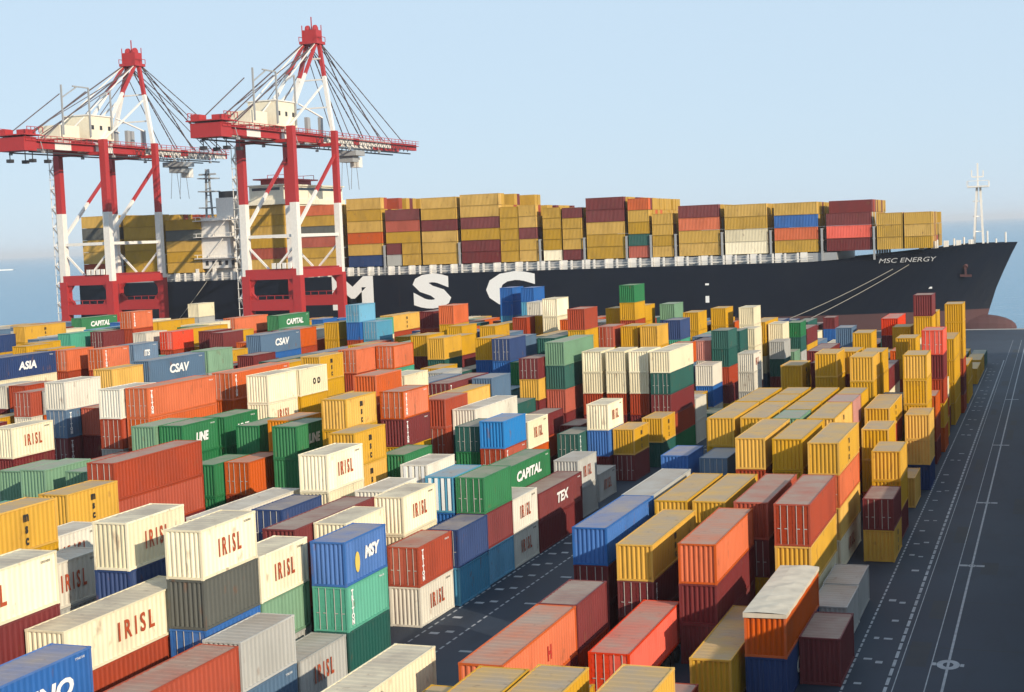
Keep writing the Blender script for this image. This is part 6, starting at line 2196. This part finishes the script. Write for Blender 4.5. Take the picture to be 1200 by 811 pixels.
    b = MB(); b.box(-3.4, 3.4, -13, -4.5, 59.2, 62.8); part('electrical_house', b, MAT['cream'])
    b = MB()
    for y in (-13, -1, 9): b.beam((4.6, y, 60), (4.6, y, 73.5), .4); 
    b.beam((4.6, -13, 70), (4.6, -6.5, 73.3), .3); b.beam((4.6, -1, 73.5), (4.6, -8, 73.5), .35); b.beam((4.6, 9, 73.5), (4.6, 4, 71.5), .35)
    part('service_jib', b, MAT['grey'])
    # A-frame
    ay = g+aoff
    for s in (-1, 1):
        for yb, mm in ((g, 1), (-.5+4, 1)):
            b = MB(); p0, p1 = Vector((s*(7.4 if yb == g else 4.2), yb, 58.6)), Vector((s*1.9, ay-(1.2 if yb < g else -.4), az-.4))
            for k in range(8): b.beam(p0.lerp(p1, k/8), p0.lerp(p1, (k+1)/8), 1.0 if yb == g else .75, 1.0 if yb == g else .75, 0 if k >= 5 else 1)
            part('apex_leg', b, *rw)
    for zz in (66, 74, 80):
        b = MB(); f = (zz-58.6)/(az-59); b.beam((-7.4+5.5*f, g+4*f, zz), (7.4-5.5*f, g+4*f, zz), .4)
        part('apex_cross_beam', b, MAT['white'])
    b = MB(); b.box(-2.8, 2.8, ay-2.6, ay+2.6, 84.2, 85.0); b.box(-2.2, 2.2, ay-1.6, ay+1.8, 85.0, 88.2)
    for s in (-1, 1):
        for q in (-1, 0, 1): b.beam((s*2.8, ay+q*2.6, 85), (s*2.8, ay+q*2.6, 86.3), .15)
        b.beam((s*2.8, ay-2.6, 86.3), (s*2.8, ay+2.6, 86.3), .15)
        b.tube((s*1.2-.3, ay, 88.4), (s*1.2+.3, ay, 88.4), 1.3, 12)
    b.beam((0, ay, 88), (0, ay, 92), .25); b.beam((-2, ay-2, 85), (-2, ay-2, 89.5), .2); b.beam((2, ay+2, 85), (2, ay+2, 89.8), .2)
    for i_, v_ in enumerate(b.v): b.v[i_] = (v_[0], v_[1], v_[2]+az-85)
    part('apex_head', b, MAT['red'])
    for s in (-1, 1):
        for q, (yy, z_) in enumerate(((g+28, 58.6), (g+40, 58.6), (g+57, 58.6))):
            b = MB(); p0, p1 = Vector((s*1.9, ay+1.5, az-.4)), Vector((s*3.1, yy, z_))
            for k in range(12): b.beam(p0.lerp(p1, k/12), p0.lerp(p1, (k+.86)/12), .26 if q < 2 else .2, .26 if q < 2 else .2, 0)
            b.beam(p0, p1, .15, .15, 0)
            part('forestay', b, MAT['cable'])
        for yy in (back+8, -12):
            b = MB(); p0, p1 = Vector((s*1.9, ay-1.5, az-.4)), Vector((s*3.1, yy, 58.8)); b.beam(p0, p1, .28); part('backstay', b, MAT['white'] if yy > -20 else MAT['cable'])
        b = MB(); b.beam((s*4, back+4, 60), (s*4.4, -2, 72.5), .22); part('hoist_rope', b, MAT['cable'])
        for k in range(3):
            b = MB(); y = 12+k*8; b.box(s*2.0-.5, s*2.0+.5, y-.6, y+.6, 58.7, 62.5+k*.5); part('sheave_post', b, MAT['grey'])
    # lattice between the girders, extra rods, floodlights
    b = MB(); y = back+1; f = 1
    while y < tip-5: b.beam((-3*f, y, 58.2), (3*f, y+4.4, 58.2), .3); y += 4.4; f = -f
    part('girder_lattice', b, MAT['red'])
    for s in (-1, 1):
        b = MB(); p0, p1 = Vector((s*5.0, .5+3, 59)), Vector((s*4.6, g, 72))
        b.beam(p0, p1, .45, .45, 0); b.beam((s*4.0, 12, 66), (s*4.3, g, 63), .35, .35, 0); part('apex_brace', b, MAT['white'])
        for q, (ya, za, yb2, zb) in enumerate(((ay, az-.6, g+48, 58.6), (ay-.8, az-.6, 6, 66.4), (ay+.3, az-5, g+20, 58.6), (ay-2, az-3, -20, 60))):
            b = MB(); b.beam((s*1.5, ya, za), (s*2.8, yb2, zb), .17); part('stay_rod', b, MAT['cable'])
        b = MB(); n_ = 22
        for k in range(n_):
            y_ = g-6 + k*(tip-g-2)/n_; b.beam((s*5.0, y_, 57.6), (s*5.0, y_+.8, 55.7), .12); b.beam((s*5.0, y_+.8, 55.7), (s*5.0, y_+(tip-g-2)/n_, 57.6), .12)
        part('festoon_cable', b, MAT['dark'])
        for y_ in (back+6, 8, g+14, g+34):
            b = MB(); b.box(s*5.3-.35, s*5.3+.35, y_-.35, y_+.35, 54.6, 55.2); b.beam((s*5.3, y_, 55.2), (s*4.6, y_, 57.7), .15); part('floodlight', b, MAT['grey'])
    for k in range(4):
        b = MB(); y_ = back+2+k*3.1; s = (-1, 1)[k % 2]; b.beam((s*2.4, y_, 55.9), (s*2.4, y_, 53.2), .18); b.box(s*2.4-.7, s*2.4+.7, y_-.7, y_+.7, 52.3, 53.2); part('hanging_platform', b, MAT['dark'])
    # trolley, cab, spreader ropes
    ty = g+24
    b = MB(); b.box(-3.8, 3.8, ty-3, ty+3, 53.4, 54.9); b.box(-2.2, 2.2, ty-2, ty+2, 51.6, 53.4); tr = part('trolley', b, MAT['grey'])
    b = MB(); b.box(-1.4, 1.4, ty+3.4, ty+6, 50.2, 53.2); part('operator_cab', b, MAT['white'])
    for s in (-1, 1):
        for q in (-1, 1):
            b = MB(); b.tube((s*1.6, ty+q*1.4, 51.6), (s*1.6, ty+q*2.6, 43.5), .07, 5); part('hoist_rope', b, MAT['cable'])
    # stair tower
    b = MB(); x = hw+1.9
    for (dx, dy) in ((-.7,-1),(.7,-1),(-.7,1),(.7,1)): b.beam((-x+dx, dy+.3, 0), (-x+dx, dy+.3, 55), .16)
    z_ = 3; f = 1
    while z_ < 54: b.beam((-x, -1*f, z_), (-x, 1.6*f, z_+2.6), .5, .12); b.box(-x-.8, -x+.8, -1.1, 1.7, z_+2.55, z_+2.65); z_ += 2.7; f = -f
    part('stair_tower', b, MAT['white'])
    b = MB()
    for k in range(4): b.box(hw-7+k*1.6, hw-6+k*1.6, -1.6, -1.05, 21.5, 23.0)
    part('switch_cabinet', b, MAT['white'])
    return root
crane(-197.75, 'red and white gantry crane on the right, nearer the bow')
crane(-257.1, 'red and white gantry crane on the left, nearer the stern', tipy=419., az=83.2, aoff=2.4)
# distant boat
bt = empty('cargo_boat', (-2260, 2740, -3.2), R(35)); tag(bt, 'small pale boat far out on the sea beside the left edge', 'boat')
b = MB(); 
for s in (0,):
    b.quad((-22,-4,2.6),(22,-4,2.6),(22,4,2.6),(-22,4,2.6)); b.quad((-20,-3.5,0),(20,-3.5,0),(22,-4,2.6),(-22,-4,2.6)); b.quad((-20,3.5,0),(20,3.5,0),(22,4,2.6),(-22,4,2.6))
    b.quad((22,-4,2.6),(20,-3.5,0),(20,3.5,0),(27,0,3.2)); b.quad((22,4,2.6),(20,3.5,0),(20,3.5,0),(27,0,3.2)); b.quad((22,-4,2.6),(27,0,3.2),(22,4,2.6),(22,0,2.6)); b.quad((-22,-4,2.6),(-20,-3.5,0),(-20,3.5,0),(-22,4,2.6))
b.build('hull', MAT['letter'], bt)
b = MB(); b.box(-19,-11,-3,3,2.62,7.5); b.box(-17,-13,-2.4,2.4,7.5,9.5); b.build('cabin', MAT['letter'], bt)

# ------------------------------------------------------------------ air
b = MB(); b.box(-50000, 50000, -7000, 65000, -12.5, 96)
hz = b.build('haze', []); tag(hz, kind='stuff')
m = bpy.data.materials.new('haze_air'); m.use_nodes = True; t = m.node_tree
t.nodes.remove(t.nodes['Principled BSDF']); pv = t.nodes.new('ShaderNodeVolumePrincipled')
pv.inputs['Color'].default_value = (.88, .93, 1, 1); pv.inputs['Density'].default_value = .00008; pv.inputs['Anisotropy'].default_value = 0
t.links.new(pv.outputs[0], t.nodes['Material Output'].inputs['Volume'])
hz.data.materials.append(m)
